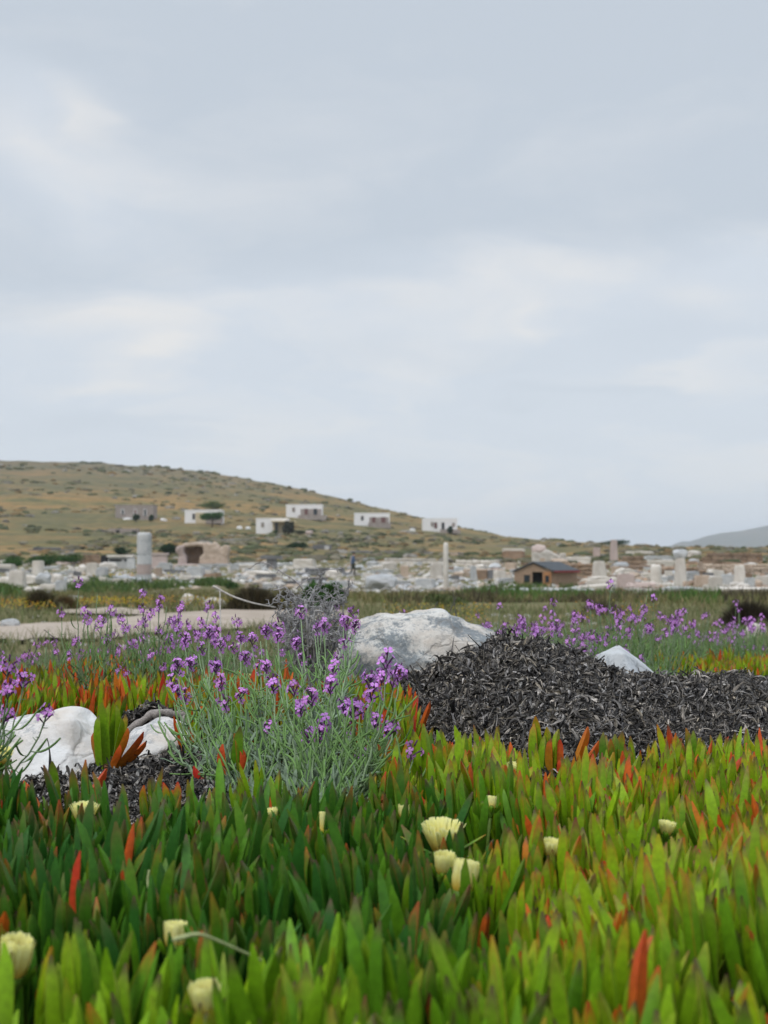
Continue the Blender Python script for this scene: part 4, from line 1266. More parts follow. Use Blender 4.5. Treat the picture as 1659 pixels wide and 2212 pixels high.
def weeds():
    # tuft centres, several blades each
    def field(n, y0, y1, test, nb, spread):
        P = []
        while len(P) < n:
            y = math.sqrt(random.uniform(y0 * y0, y1 * y1)); x = random.uniform(-.36 * y, .36 * y)
            if not test(x, y): continue
            for _ in range(nb):
                a, b_ = x + random.gauss(0, spread), y + random.gauss(0, spread)
                P.append((a, b_, H(a, b_) - .005))
        return np.array(P)
    def ok(x, y):
        px, py = proj(x, y, H(x, y, False)); 
        if on_path(px, py): return False
        if px > 1400 and y < 6.3: return False
        return py < 1520
    P = field(34000, 3.9, 9.5, ok, 7, .02)
    n = len(P); mb = MB()
    blades(mb, P, rng.uniform(.05, .17, n), rng.uniform(.0010, .0026, n), rng.uniform(.1, .9, n), pick_colors(n, [(.17, .21, .10), (.20, .25, .15), (.13, .18, .06), (.24, .24, .17), (.28, .25, .15), (.12, .2, .05)]))
    P = field(24000, 8.5, 24, ok, 8, .05)
    n = len(P)
    blades(mb, P, rng.uniform(.05, .22, n), rng.uniform(.003, .006, n), rng.uniform(.1, .8, n), pick_colors(n, [(.17, .19, .08), (.22, .22, .12), (.12, .16, .05), (.28, .25, .14)]))
    def right_(x, y):
        return proj(x, y, H(x, y, False))[0] > 930 and mn.noise((x * .9, y * .6, 3)) > -.25 and not (x / y > .178 and y < 6.3)
    P = field(6500, 4.8, 13, right_, 9, .035)
    n = len(P)
    blades(mb, P, rng.uniform(.10, .32, n), rng.uniform(.0015, .0032, n), rng.uniform(.1, .8, n), pick_colors(n, [(.12, .21, .06), (.17, .24, .10), (.20, .23, .13), (.24, .25, .12), (.10, .18, .04)]))
    tag(mb.build('grass', M['grass']), kind='stuff', label='grey green weeds and grass around the purple stocks', cat='grass')
    # meadow between the path and the ruins
    def mead(x, y):
        px, py = proj(x, y, H(x, y, False))
        return not on_path(px, py) and mn.noise((x * .22, y * .12, 3)) > -.30
    P = field(42000, 23, 80, mead, 9, .18)
    n = len(P); mb = MB()
    blades(mb, P, rng.uniform(.08, .30, n), rng.uniform(.008, .02, n), rng.uniform(.1, .8, n), pick_colors(n, [(.15, .165, .06), (.22, .20, .09), (.11, .13, .04), (.27, .21, .11), (.20, .18, .08)]))
    tag(mb.build('grass', M['grass']), kind='stuff', label='meadow grass between the path and the ruins', cat='grass')
    # taller green reeds right of centre
    def reed(x, y):
        px, py = proj(x, y, H(x, y, False))
        return px > 840 and mn.noise((x * .45, y * .12, 8)) > -.05 + .25 * max(0, (1100 - px) / 260)
    P = field(20000, 32, 62, reed, 12, .14)
    n = len(P); mb = MB()
    px = CXD + FD * P[:, 0] / P[:, 1]
    pal = pick_colors(n, [(.07, .17, .03), (.09, .2, .035), (.05, .11, .03), (.12, .17, .05)])
    brown = pick_colors(n, [(.10, .085, .045), (.07, .06, .04), (.13, .11, .06)])
    nzv = np.array([mn.noise((p[0] * .3, p[1] * .2, 3)) for p in P[::12]]).repeat(12)[:n]
    isb = (nzv > .12) | (px > 1560)
    pal[isb] = brown[isb]
    blades(mb, P, rng.uniform(.12, .44, n) * rng.uniform(.7, 1.1, n // 12 + 1).repeat(12)[:n] * np.array([.8 + .9 * mn.noise((p[0] * .5, p[1] * .15, 13)) for p in P[::12]]).repeat(12)[:n], rng.uniform(.010, .02, n), rng.uniform(.05, .4, n), pal)
    tag(mb.build('tall_grass', M['grass']), kind='stuff', label='belt of tall green and brown grass in front of the ruins at right', cat='grass')
    # green herb patches left
    mb = MB()
    for (x0, x1, y0, y1) in [(150, 290, 1262, 1290), (290, 400, 1258, 1272), (190, 260, 1255, 1275), (0, 30, 1262, 1300), (400, 480, 1262, 1268), (1040, 1240, 1262, 1290)]:
        for _ in range(110):
            qx, qy = random.uniform(x0, x1), random.uniform(y0, y1)
            if mn.noise((qx * .05, qy * .16, 2)) < .08: continue
            g = ground_at(qx, qy, 20)
            Q = np.array([(g.x + random.gauss(0, .3), g.y + random.gauss(0, .3), g.z) for _ in range(22)])
            blades(mb, Q, rng.uniform(.15, .55, 22), rng.uniform(.02, .05, 22), rng.uniform(.1, .8, 22), pick_colors(22, [(.06, .11, .03), (.08, .14, .035), (.12, .16, .045)]))
    tag(mb.build('weeds', M['grass']), kind='stuff', label='bright green herbs growing at the foot of the ruins', cat='plants')
    # yellow and orange wildflower specks
    mb = MB()
    for (x0, x1, y0, y1, n_) in [(170, 330, 1310, 1322, 380), (0, 120, 1316, 1330, 260), (820, 1060, 1330, 1372, 420), (340, 700, 1312, 1322, 420), (1240, 1420, 1322, 1360, 140), (200, 290, 1240, 1250, 120), (350, 420, 1236, 1246, 100)]:
        for _ in range(n_):
            g = ground_at(random.uniform(x0, x1), random.uniform(y0, y1), 5)
            s = g.y * .00042 * random.uniform(.6, 1.5); h = random.uniform(.08, .2)
            c = random.choice([(.75, .55, .04), (.7, .32, .06), (.72, .62, .1)])
            V = [(g.x - s, g.y, g.z + h), (g.x, g.y - s, g.z + h + s * .4), (g.x + s, g.y, g.z + h), (g.x, g.y + s, g.z + h + s * .6), (g.x, g.y, g.z + h - s)]
            mb.add(V, None, [(0, 1, 4), (1, 2, 4), (2, 3, 4), (3, 0, 4)], c)
    tag(mb.build('wildflowers', M['petal']), kind='stuff', label='yellow and orange wildflowers scattered in the grass', cat='wildflowers')
weeds()

# ------------------------------------------------------------------ dead thorn bush and cane
def thorn(base, h, w, n, label, seedc=(.34, .33, .33)):
    root = tag(empty('thorn_bush', base), label, 'dead bush')
    mb = MB()
    def grow(p, d, ln, r_, depth):
        pts = [p]; q_ = p.copy(); dd = d.copy()
        nseg = 5
        for i in range(nseg):
            dd = unit(dd + rng.normal(0, .50, 3) + np.array([0, 0, .10]))
            q_ = q_ + dd * ln / nseg
            pts.append(q_.copy())
            if random.random() < .8:
                td = unit(np.cross(dd, rng.normal(0, 1, 3)))
                tube(mb, [q_, q_ + td * random.uniform(.006, .013)], [r_ * .6, r_ * .2], 4, seedc)
        tube(mb, pts, np.linspace(r_, r_ * .55, nseg + 1), 5, np.array(seedc) * random.uniform(.7, 1.3))
        if depth > 0:
            for k in range(random.randint(3, 4)):
                i = random.randint(1, nseg)
                grow(pts[i], unit(dd + rng.normal(0, .8, 3)), ln * random.uniform(.4, .62), r_ * .80, depth - 1)
    for k in range(n):
        a = random.uniform(0, 6.28); rr = w * math.sqrt(random.random())
        top = np.array([math.cos(a) * rr, math.sin(a) * rr, h * random.uniform(.55, .85)])
        P = bez([random.gauss(0, .015), random.gauss(0, .015), 0], [0, 0, h * .3], top * np.array([.6, .6, .7]), top, 8)
        P[1:-1] += rng.normal(0, .005, (6, 3))
        tube(mb, P, np.linspace(.0030, .0022, 8), 5, np.array(seedc) * random.uniform(.6, 1.1))
        for q_ in range(2):
            grow(P[random.randint(4, 7)], unit(np.array([random.gauss(0, 1), random.gauss(0, 1), random.uniform(.1, 1.2)])), random.uniform(.05, .11), .0021, 2)
    mb.build('branches', M['wood'], root)
    return root
g = at(672, 1400, 3.6); g.z = H(g.x, g.y)
thorn(g, .37, .085, 26, 'tangled grey thorn bush without leaves standing up behind the purple stock')
def twig(pts, r_, name, label, cat='twig', colr=(.36, .34, .32), group=None):
    W = [np.array(at(*p)) for p in pts]
    o_ = W[0]
    P = np.array(W)
    # smooth
    t = np.linspace(0, len(P) - 1, 24); Q = np.stack([np.interp(t, range(len(P)), P[:, k]) for k in range(3)], 1)
    for _ in range(5): Q[1:-1] = (Q[:-2] + Q[1:-1] * 2 + Q[2:]) / 4
    mb = MB(); tube(mb, Q, np.linspace(r_, r_ * .6, 24), 6, colr)
    for i in range(3, 24, 2):
        td = unit(rng.normal(0, 1, 3)) * r_ * 3.5
        if name == 'thorny_twig': tube(mb, [Q[i], Q[i] + td], [r_ * .5, r_ * .2], 4, colr)
    o = mb.build(name, M['wood'], origin=o_)
    tag(o, label, cat, group)
def kink(pts, name, label, r_=.0015):
    W = [np.array(at(*p)) for p in pts]; P = []
    for a, b_ in zip(W[:-1], W[1:]):
        P += [a, a + (b_ - a) * .5 + rng.normal(0, .0022, 3)]
    P.append(W[-1]); mb = MB()
    tube(mb, P, np.linspace(r_, r_ * .55, len(P)), 5, (.33, .31, .31))
    for q_ in P[1:]:
        td = unit(rng.normal(0, 1, 3) * np.array([1, .4, 1]))
        tube(mb, [q_, q_ + td * random.uniform(.007, .014)], [r_ * .6, r_ * .25], 4, (.20, .17, .17))
    tag(mb.build(name, M['wood'], origin=W[0]), label, 'twig')
kink([(655, 1275, 3.6), (640, 1256, 3.6), (622, 1244, 3.6), (602, 1231, 3.6), (588, 1222, 3.6), (575, 1217, 3.6), (558, 1217, 3.6), (540, 1229, 3.6)], 'thorny_twig', 'thin thorny twig arching left above the thorn bush')
kink([(640, 1272, 3.6), (655, 1257, 3.6), (672, 1248, 3.6), (695, 1238, 3.6), (712, 1230, 3.6), (742, 1227, 3.6)], 'thorny_twig', 'thin thorny twig arching right above the thorn bush')
kink([(742, 1400, 3.6), (744, 1345, 3.6), (742, 1300, 3.6), (750, 1280, 3.6), (762, 1260, 3.6)], 'thorny_twig', 'upright grey twig at the right side of the thorn bush', .002)
kink([(590, 1275, 3.6), (615, 1268, 3.6), (640, 1290, 3.6), (680, 1300, 3.6), (715, 1288, 3.6), (742, 1305, 3.6)], 'thorny_twig', 'pale thorny twig crossing the thorn bush sideways', .0018)
twig([(460, 1266, 5.2), (500, 1288, 5.2), (545, 1303, 5.2), (595, 1312, 5.25)], .0045, 'dry_cane', 'pale bent dry cane hanging over the dark bush', 'cane', (.5, .46, .42))
twig([(476, 1420, 5.1), (476, 1340, 5.15), (475, 1272, 5.2)], .0035, 'dry_cane', 'pale upright dry cane holding up the bent one', 'cane', (.48, .45, .42))
for i, (a, b_, c_) in enumerate([((905, 1400, 4.6), (925, 1340, 4.6), (945, 1300, 4.6)), ((958, 1400, 4.6), (968, 1330, 4.6), (985, 1290, 4.6)), ((1000, 1400, 4.8), (985, 1330, 4.8), (978, 1275, 4.8)), ((130, 1440, 4.4), (120, 1380, 4.4), (95, 1360, 4.4)), ((222, 1440, 4.4), (240, 1400, 4.4), (236, 1370, 4.4)), ((60, 1440, 4.4), (80, 1400, 4.4), (70, 1372, 4.4))]):
    twig([a, b_, c_], .002, 'dry_stalk', 'thin dark dry stalk leaning in the weeds ' + ('behind the boulder' if i < 3 else 'before the path at left'), 'dry stalk', (.12, .11, .10), 'dry stalks ' + ('behind the boulder' if i < 3 else 'at left'))
def grass_stem(pts, label):
    twig(pts, .0016, 'grass_stalk', label, 'grass stalk', (.42, .45, .22))
grass_stem([(375, 2030, 1.0), (430, 2015, 1.02), (500, 2045, 1.05), (565, 2075, 1.08)], 'pale blurred grass stalk lying across the dark leaves at lower left')
grass_stem([(320, 2010, 1.35), (330, 1960, 1.35), (318, 1905, 1.36), (322, 1880, 1.36)], 'dry twisted straw caught between the dark green leaves')
grass_stem([(1555, 1740, 1.9), (1620, 1810, 1.85), (1670, 1870, 1.8)], 'thin green grass stalk crossing the ice plants at the right edge')

# ------------------------------------------------------------------ bushes and trees
def crown(mb, c, rx, ry, rz, n, leaf, pal, power=.33, lumps=5, seed=0):
    """leaf clumps through the volume of an uneven crown"""
    rr = random.Random(seed)
    ctrs = [np.array([0, 0, 0.])] + [np.array([rr.uniform(-.55, .55), rr.uniform(-.55, .55), rr.uniform(-.25, .4)]) for _ in range(lumps)]
    k = rng.integers(0, len(ctrs), n)
    u = rng.normal(0, 1, (n, 3)); u /= np.linalg.norm(u, axis=1)[:, None]
    r_ = rng.uniform(0, 1, n) ** power
    C0 = np.array(ctrs)[k]
    P = (C0 + u * r_[:, None] * rng.uniform(.38, .68, n)[:, None]) * np.array([rx, ry, rz]) + np.array(c)
    a = rng.normal(0, 1, (n, 3)); a /= np.linalg.norm(a, axis=1)[:, None]
    b_ = np.cross(a, rng.normal(0, 1, (n, 3))); b_ /= np.linalg.norm(b_, axis=1)[:, None]
    s = leaf * rng.uniform(.5, 1.3, n)[:, None]
    V = np.stack([P - a * s, P - b_ * s * .6, P + a * s, P + b_ * s * .6], 1).reshape(-1, 3)
    cc = pick_colors(n, pal).repeat(4, axis=0)
    mb.add(V, np.arange(n * 4).reshape(-1, 4), None, cc)
def bush(px, py, wpx, hpx, label, pal, n=1400, cat='bush', name='bush', r0=8, stem=True):
    g = ground_at(px, py, r0)
    k = g.y / FD
    w, h = wpx * k / 2, hpx * k
    root = tag(empty(name, g), label, cat)
    mb = MB(); crown(mb, (0, 0, h * .5), w, w * .8, h * .55, n, h * .07, pal, seed=int(px))
    mb.build('foliage', M['scrub'], root)
    if stem:
        mb = MB()
        for i in range(5):
            a = i * 1.3
            tube(mb, [(0, 0, -.05), (math.cos(a) * w * .2, math.sin(a) * w * .2, h * .3), (math.cos(a) * w * .5, math.sin(a) * w * .5, h * .7)], [h * .03, h * .02, h * .01], 6, (.12, .09, .06))
        mb.build('stem', M['wood'], root)
    return root
def rush(px, py, wpx, hpx, label, pal, n=2600, r0=8):
    g = ground_at(px, py, r0); k = g.y / FD; w, h = wpx * k / 2, hpx * k
    root = tag(empty('rush_clump', g), label, 'bush')
    P = rng.normal(0, .40, (n, 2)) * np.array([w, w * .6]); P = np.clip(P, -w, w)
    P3 = np.concatenate([P, np.zeros((n, 1))], 1)
    e = 1 - .75 * (np.abs(P[:, 0]) / w) ** 1.6
    mb = MB(); blades(mb, P3, h * e * rng.uniform(.35, 1.12, n), np.full(n, h * .012) * rng.uniform(.5, 1.3, n), rng.uniform(.1, .75, n), pick_colors(n, pal))
    mb.build('stalks', M['grass'], root)
    mb = MB(); crown(mb, (0, 0, h * .25), w * .8, w * .6, h * .4, n // 3, h * .05, pal, .6, seed=int(px)); mb.build('leaves', M['scrub'], root)
BR = [(.045, .036, .022), (.07, .055, .03), (.10, .075, .04), (.05, .05, .025)]
GRN = [(.03, .075, .02), (.045, .10, .025), (.06, .12, .03)]
DGN = [(.018, .045, .02), (.025, .06, .025), (.035, .07, .03)]
rush(88, 1322, 90, 52, 'dark brown rounded bush beside the path at far left', BR, 3000)
rush(140, 1320, 60, 34, 'low orange brown bush to the right of the dark brown one', [(.12, .08, .035), (.09, .07, .035), (.16, .09, .04)], 1800)
rush(548, 1322, 135, 62, 'wide dark brown bush under the bent pale cane', BR, 4200)
rush(620, 1318, 70, 50, 'dark bush half hidden by the thorn bush', BR, 2000)
bush(700, 1330, 95, 78, 'green leafy bush behind the thorn bush', GRN, 3200)
bush(500, 1280, 40, 28, 'small green bush above the bent cane', GRN, 900)
rush(1620, 1360, 150, 70, 'dark brown bush at the right edge behind the purple stocks', [(.03, .025, .018), (.05, .04, .025), (.06, .045, .03)], 4600)
rush(1300, 1335, 120, 44, 'brownish low bush beyond the right band of purple stocks', [(.10, .085, .05), (.07, .07, .035), (.12, .1, .06)], 2400)
bush(960, 1318, 110, 40, 'loose green bush beyond the boulder', [(.09, .12, .04), (.07, .10, .035), (.12, .13, .06)], 2200)
for (px, py, w, h, lab, pal) in [(30, 1226, 70, 26, 'dark green hedge bush behind the ruins at the left edge', GRN), (95, 1224, 90, 30, 'dark green hedge bush behind the eight sided block', GRN),
                                 (158, 1222, 70, 24, 'dark green hedge bush left of the brown earth wall', GRN), (262, 1200, 34, 20, 'dark green bush behind the white shelter', DGN),
                                 (362, 1204, 42, 30, 'dark green bush between the big column and the tan ruin', DGN), (640, 1190, 46, 19, 'round dark green shrub alone on the lower slope', DGN),
                                 (1330, 1180, 66, 15, 'flat topped dark green tree on the skyline behind the tall pillar', DGN)]:
    bush(px, py, w, h, lab, pal, 2200, r0=60, cat='tree' if 'tree' in lab else 'bush', name='tree' if 'tree' in lab else 'bush')
def hill_tree(px, py, wpx, hpx, label):
    g = ground_at(px, py, 200)
    k = g.y / FD; w = wpx * k / 2; h = hpx * k
    root = tag(empty('pine_tree', g), label, 'tree')
    mb = MB(); crown(mb, (0, 0, h * .72), w, w * .8, h * .36, 2600, h * .05, [(.03, .08, .02), (.05, .12, .03), (.07, .15, .04)], seed=int(px))
    mb.build('crown', M['scrub'], root)
    mb = MB()
    tube(mb, [(0, 0, -.2), (w * .05, 0, h * .3), (0, 0, h * .6)], [h * .05, h * .04, h * .02], 8, (.12, .09, .07))
    for a in (0, 1.6, 3.1, 4.7): tube(mb, [(w * .04, 0, h * .35), (math.cos(a) * w * .5, math.sin(a) * w * .4, h * .7)], [h * .025, h * .01], 6, (.12, .09, .07))
    mb.build('trunk', M['wood'], root)

# ------------------------------------------------------------------ hill scrub
def scrub():
    mb = MB()
    ico = bmesh.new(); bmesh.ops.create_icosphere(ico, subdivisions=2, radius=1)
    iv = np.array([v.co[:] for v in ico.verts]); it = np.array([[v.index for v in f.verts] for f in ico.faces]); ico.free()
    n = 0
    while n < 2600:
        px = random.uniform(-250, 1900)
        y = random.uniform(190, 860) if random.random() < .8 else random.uniform(190, 420)
        x = (px - CXD) / FD * y
        if mn.noise((x * .02, y * .02, 6)) < random.uniform(-.35, .45): continue
        rc = interp(px, CX, CR)
        if y > rc + 10: continue
        z = H(x, y)
        high = sm(20, 45, z)
        s = random.uniform(.35, 1.2) * (1 + .6 * high)
        V = iv * np.array([s * random.uniform(.8, 1.6), s, s * random.uniform(.35, .7)])
        V *= 1 + rng.uniform(-.2, .25, (len(V), 1))
        c = np.array(random.choice([(.085, .095, .05), (.10, .10, .05), (.07, .08, .04), (.13, .12, .06), (.16, .14, .10), (.13, .115, .075), (.18, .12, .055)])) * random.uniform(.7, 1.2)
        if random.random() < .10: c = np.array([.25, .23, .20]) * random.uniform(.6, 1.1)
        mb.add(V + np.array([x, y, z]), None, it, c); n += 1
    tag(mb.build('scrub', M['scrub'], smooth=False), kind='stuff', label='low scrub and stones covering the hillside', cat='scrub')
scrub()

# ------------------------------------------------------------------ ruins
def rough_mesh(kind, seed, m):
    bm = bmesh.new()
    if kind in ('block', 'slab'):
        bmesh.ops.create_cube(bm, size=1)
        bmesh.ops.bevel(bm, geom=bm.edges[:], offset=.07, segments=2, affect='EDGES')
        bmesh.ops.subdivide_edges(bm, edges=[e for e in bm.edges if e.calc_length() > .4], cuts=3, use_grid_fill=True)
    elif kind == 'stele':
        bmesh.ops.create_cube(bm, size=1)
        for v in bm.verts:
            if v.co.z > 0: v.co.x *= .72; v.co.y *= .8
        bmesh.ops.bevel(bm, geom=bm.edges[:], offset=.05, segments=2, affect='EDGES')
        bmesh.ops.subdivide_edges(bm, edges=[e for e in bm.edges if e.calc_length() > .4], cuts=3, use_grid_fill=True)
    elif kind == 'drum':
        bmesh.ops.create_cone(bm, cap_ends=True, segments=24, radius1=.5, radius2=.48, depth=1)
        bmesh.ops.bevel(bm, geom=[e for e in bm.edges if abs(e.verts[0].co.z - e.verts[1].co.z) < .01], offset=.05, segments=2, affect='EDGES')
    else:
        bmesh.ops.create_icosphere(bm, subdivisions=3, radius=.55)
        for v in bm.verts: v.co = Vector([math.copysign(abs(k) ** .75, k) for k in v.co]) * .82
    amp = {'block': .05, 'slab': .045, 'stele': .03, 'drum': .02, 'boulder': .17}[kind]
    for v in bm.verts:
        d = mn.noise_vector(v.co * 1.7 + Vector((seed * 3.1, 0, seed)))
        v.co += d * amp + mn.noise_vector(v.co * 5 + Vector((seed, 4, 1))) * amp * .4
    bmesh.ops.transform(bm, matrix=Matrix.Translation((0, 0, .5)), verts=bm.verts)
    me = bpy.data.meshes.new(kind)
    bm.to_mesh(me); bm.free()
    me.materials.append(m)
    for p in me.polygons: p.use_smooth = False
    return me
NAMES = {'block': ('marble_block', 'stone block'), 'slab': ('marble_slab', 'stone slab'), 'stele': ('stone_stele', 'upright stone'), 'drum': ('column_drum', 'column drum'), 'boulder': ('boulder', 'boulder')}
_cache = {}
def piece(kind, px0, px1, py0, py1, m, label, rz=None, depth=None, group=None, r0=25, tilt=0, lift=0.0, cat=None, name=None):
    """a stone filling display columns px0..px1, rows py0 (top)..py1 (foot); its distance comes from where the foot meets the ground"""
    g = ground_at((px0 + px1) / 2, py1, r0)
    k = g.y / FD
    w = (px1 - px0) * k; h = (py1 - py0) * k
    d = depth if depth else w * random.uniform(.6, 1.0)
    key = (kind, random.randrange(4), m)
    if key not in _cache: _cache[key] = rough_mesh(kind, key[1] + len(_cache), M[m])
    o = bpy.data.objects.new(name or NAMES[kind][0], _cache[key]); col.objects.link(o)
    o.location = (g.x, g.y + d * .3, g.z - .04 * h - .02 + lift * k)
    if rz is None: rz = random.uniform(-.35, .35)
    o.scale = (w / (abs(math.cos(rz)) + .25 * abs(math.sin(rz))), d, h * 1.05)
    o.rotation_euler = (0, tilt, rz)
    tag(o, label, cat or NAMES[kind][1], group)
    return o
SP = [
    ('block', 20, 52, 1234, 1276, 'pale', 'tall pale cubic block at far left of the ruins'),
    ('drum', 67, 94, 1213, 1243, 'pale', 'pale eight sided block standing at left behind the row of boulders'),
    ('boulder', -4, 24, 1244, 1268, 'pale', 'white boulder cut by the left edge'),
    ('boulder', 50, 80, 1243, 1263, 'pale', 'round white boulder right of the tall cubic block'),
    ('boulder', 78, 108, 1240, 1263, 'bluish', 'round bluish boulder below the eight sided block'),
    ('boulder', 106, 136, 1238, 1260, 'pale', 'third white boulder in the row at left'),
    ('boulder', 156, 192, 1244, 1259, 'pale', 'flat white boulder at the right end of the row'),
    ('boulder', 49, 86, 1265, 1281, 'pale', 'long low white stone in front of the boulder row'),
    ('slab', 86, 122, 1263, 1278, 'pale', 'fallen pale slab next to the leaning bluish block'),
    ('block', 119, 143, 1255, 1279, 'bluish', 'leaning bluish block at the end of the fallen slab'),
    ('block', 207, 232, 1226, 1254, 'bluish', 'square bluish block left of the white shelter'),
    ('block', 186, 209, 1214, 1241, 'pale', 'rough pale block with a pointed top beside the square bluish block'),
    ('boulder', 166, 190, 1220, 1240, 'pale', 'rounded rough stone left of the square bluish block'),
    ('block', 405, 440, 1222, 1250, 'bluish', 'large tapered bluish block below the tan ruin'),
    ('block', 436, 460, 1228, 1249, 'pale', 'pale block leaning against the large tapered one'),
    ('boulder', 390, 421, 1283, 1308, 'pale', 'large white boulder beside the path left of the bent cane'),
    ('boulder', 419, 441, 1286, 1303, 'pale', 'small round white boulder with a hole, in the middle of three by the path'),
    ('boulder', 440, 484, 1291, 1310, 'pale', 'long low white boulder rightmost of three by the path'),
    ('boulder', 140, 182, 1284, 1297, 'bluish', 'flat grey stone in the grass above the orange brown bush'),
    ('slab', 634, 680, 1209, 1229, 'pale', 'long pale slab block left of the walking person'),
    ('boulder', 789, 858, 1241, 1275, 'bluish', 'largest bluish white boulder in front of the walking person'),
    ('block', 865, 883, 1222, 1246, 'tan', 'tan upright block right of the largest ruins boulder'),
    ('block', 930, 957, 1218, 1252, 'pale', 'cream square block just left of the slim column'),
    ('block', 973, 990, 1195, 1208, 'tan', 'small tan block right of the slim column top'),
    ('block', 1024, 1052, 1229, 1250, 'brown', 'reddish brown block left of the hut'),
    ('drum', 1052, 1076, 1231, 1250, 'dark', 'dark round stone beside the reddish brown block'),
    ('slab', 1086, 1134, 1182, 1192, 'pale', 'pale slab topping the stack behind the hut'),
    ('slab', 1086, 1134, 1190, 1208, 'brown', 'dark lower stone of the stack behind the hut'),
    ('stele', 1281, 1310, 1210, 1256, 'pale', 'tapering pale stele right of the hut'),
    ('block', 1270, 1315, 1250, 1272, 'pale', 'rough pale base stone under the tapering stele'),
    ('stele', 1318, 1335, 1166, 1212, 'pink', 'tall slender pillar rising above the skyline at right'),
    ('block', 1282, 1297, 1184, 1204, 'pink', 'short stub of a pillar left of the tall slender one'),
    ('slab', 1223, 1275, 1204, 1218, 'pale', 'long pale slab behind the hut roof at right'),
    ('block', 1335, 1371, 1240, 1275, 'pink', 'pinkish pedestal block with a curled capital on top'),
    ('boulder', 1331, 1365, 1230, 1245, 'pale', 'curled white capital lying on the pinkish pedestal'),
    ('slab', 1353, 1415, 1192, 1202, 'pale', 'longest white slab lying on the brown wall'),
    ('slab', 1395, 1453, 1200, 1213, 'bluish', 'bluish white slab stepped below the longest slab'),
    ('slab', 1396, 1457, 1211, 1223, 'pale', 'lowest white slab left of the torso shaped pillar'),
    ('stele', 1457, 1486, 1206, 1270, 'pale', 'torso shaped white marble pillar'),
    ('boulder', 1483, 1516, 1190, 1205, 'pale', 'elongated white boulder right of the one above the torso pillar'),
    ('block', 1502, 1533, 1243, 1280, 'tan', 'brown grey squared block right of the torso pillar'),
    ('block', 1532, 1562, 1246, 1282, 'pale', 'arch topped white block right of the brown grey one'),
    ('block', 1560, 1588, 1240, 1269, 'bluish', 'grey block behind the arch topped white block'),
    ('stele', 1586, 1612, 1222, 1270, 'pale', 'white stone with a narrow spike near the right edge'),
    ('block', 1611, 1631, 1248, 1271, 'bluish', 'small grey block right of the spiked stone'),
    ('block', 1634, 1662, 1243, 1267, 'pale', 'white block cut by the right edge'),
    ('stele', 1508, 1519, 1211, 1245, 'tan', 'thin small column right of the torso pillar'),
]
for s in SP:
    piece(*s, rz=random.uniform(-.25, .25))
def rest_boulder(px0, px1, py0, py1, D, m, label):
    k = D / FD; p = at((px0 + px1) / 2, py1, D)
    o = bpy.data.objects.new('boulder', rough_mesh('boulder', 77, M[m])); col.objects.link(o)
    o.location = p; o.scale = ((px1 - px0) * k, (px1 - px0) * k, (py1 - py0) * k)
    tag(o, label, 'boulder')
gt = ground_at(1471, 1270, 25)
rest_boulder(1454, 1483, 1188, 1210, gt.y + .3, 'bluish', 'round white boulder balanced on the torso shaped pillar')
# stacked block walls (each wall one thing, courses as parts)
def course_wall(px0, px1, py0, py1, m, label, courses, name='stone_wall', ragged=.3, r0=40, thick=.6, bl=1.0):
    a = ground_at(px0, py1, r0); b_ = ground_at(px1, py1, r0)
    D = (a.y + b_.y) / 2; k = D / FD
    A = at(px0, py1, D); B = at(px1, py1, D)
    g = Vector(((A.x + B.x) / 2, D, min(H(A.x, D), H(B.x, D)) - .05))
    root = tag(empty(name, g), label, 'wall')
    Lw = B.x - A.x; Ht = (py1 - py0) * k + .05
    for c_ in range(courses):
        mb = MB(); ch = Ht / courses; x = -Lw / 2; xe = Lw / 2
        if c_ == courses - 1: x += Lw * ragged * random.uniform(0, .6); xe -= Lw * ragged * random.uniform(0, .6)
        while x < xe:
            w = min(random.uniform(.5, 1.4) * bl, xe - x + .1)
            n_ = 4
            bx = MB(); 
            v = []
            hh = ch * random.uniform(.86, .98)
            hw, dd = w / 2 - .015, thick / 2 * random.uniform(.8, 1.1)
            bev = min(.06, hw * .3)
            cc = (random.uniform(.8, 1.1),) * 3
            # chamfered block
            z0, z1 = c_ * ch, c_ * ch + hh
            ring = lambda i_, z: [(x + w / 2 + sx * (hw - i_), sy * (dd - i_), z) for sx, sy in ((-1, -1), (1, -1), (1, 1), (-1, 1))]
            V = ring(bev, z0) + ring(0, z0 + bev) + ring(0, z1 - bev) + ring(bev, z1)
            V = [tuple(np.array(q_) + rng.normal(0, .02, 3)) for q_ in V]
            F = [(0, 3, 2, 1), (12, 13, 14, 15)]
            for l in range(3):
                for j in range(4):
                    F.append((l * 4 + j, l * 4 + (j + 1) % 4, (l + 1) * 4 + (j + 1) % 4, (l + 1) * 4 + j))
            mb.add(V, F)
            x += w
        if mb.n: mb.build('stone_course', M[m], root, smooth=False)
    return root
course_wall(1335, 1396, 1199, 1224, 'brown', 'brown block wall carrying the longest white slab', 3)
course_wall(1516, 1646, 1194, 1218, 'brown', 'reddish brown wall on the skyline at far right', 3)
course_wall(1520, 1700, 1218, 1240, 'tan', 'lower tan wall of small stones at far right', 4, bl=.6)
course_wall(1400, 1520, 1222, 1246, 'brown', 'brown wall behind the fluted pillar', 4, bl=.7)
course_wall(1180, 1300, 1216, 1246, 'brown', 'brown wall right of the hut roof', 4, bl=.7)
course_wall(1040, 1285, 1268, 1284, 'bluish', 'low grey wall running in front of the hut', 2, bl=.8)
course_wall(815, 956, 1206, 1218, 'pale', 'long pale wall behind the slim column', 2)
course_wall(980, 1085, 1209, 1222, 'pale', 'pale wall of slabs right of the slim column', 2)
course_wall(980, 1100, 1228, 1246, 'tan', 'tan wall of mixed blocks behind the dark round stone', 3, bl=.6)
course_wall(172, 218, 1197, 1220, 'brown', 'brown earth wall left of the dark doorway', 3)
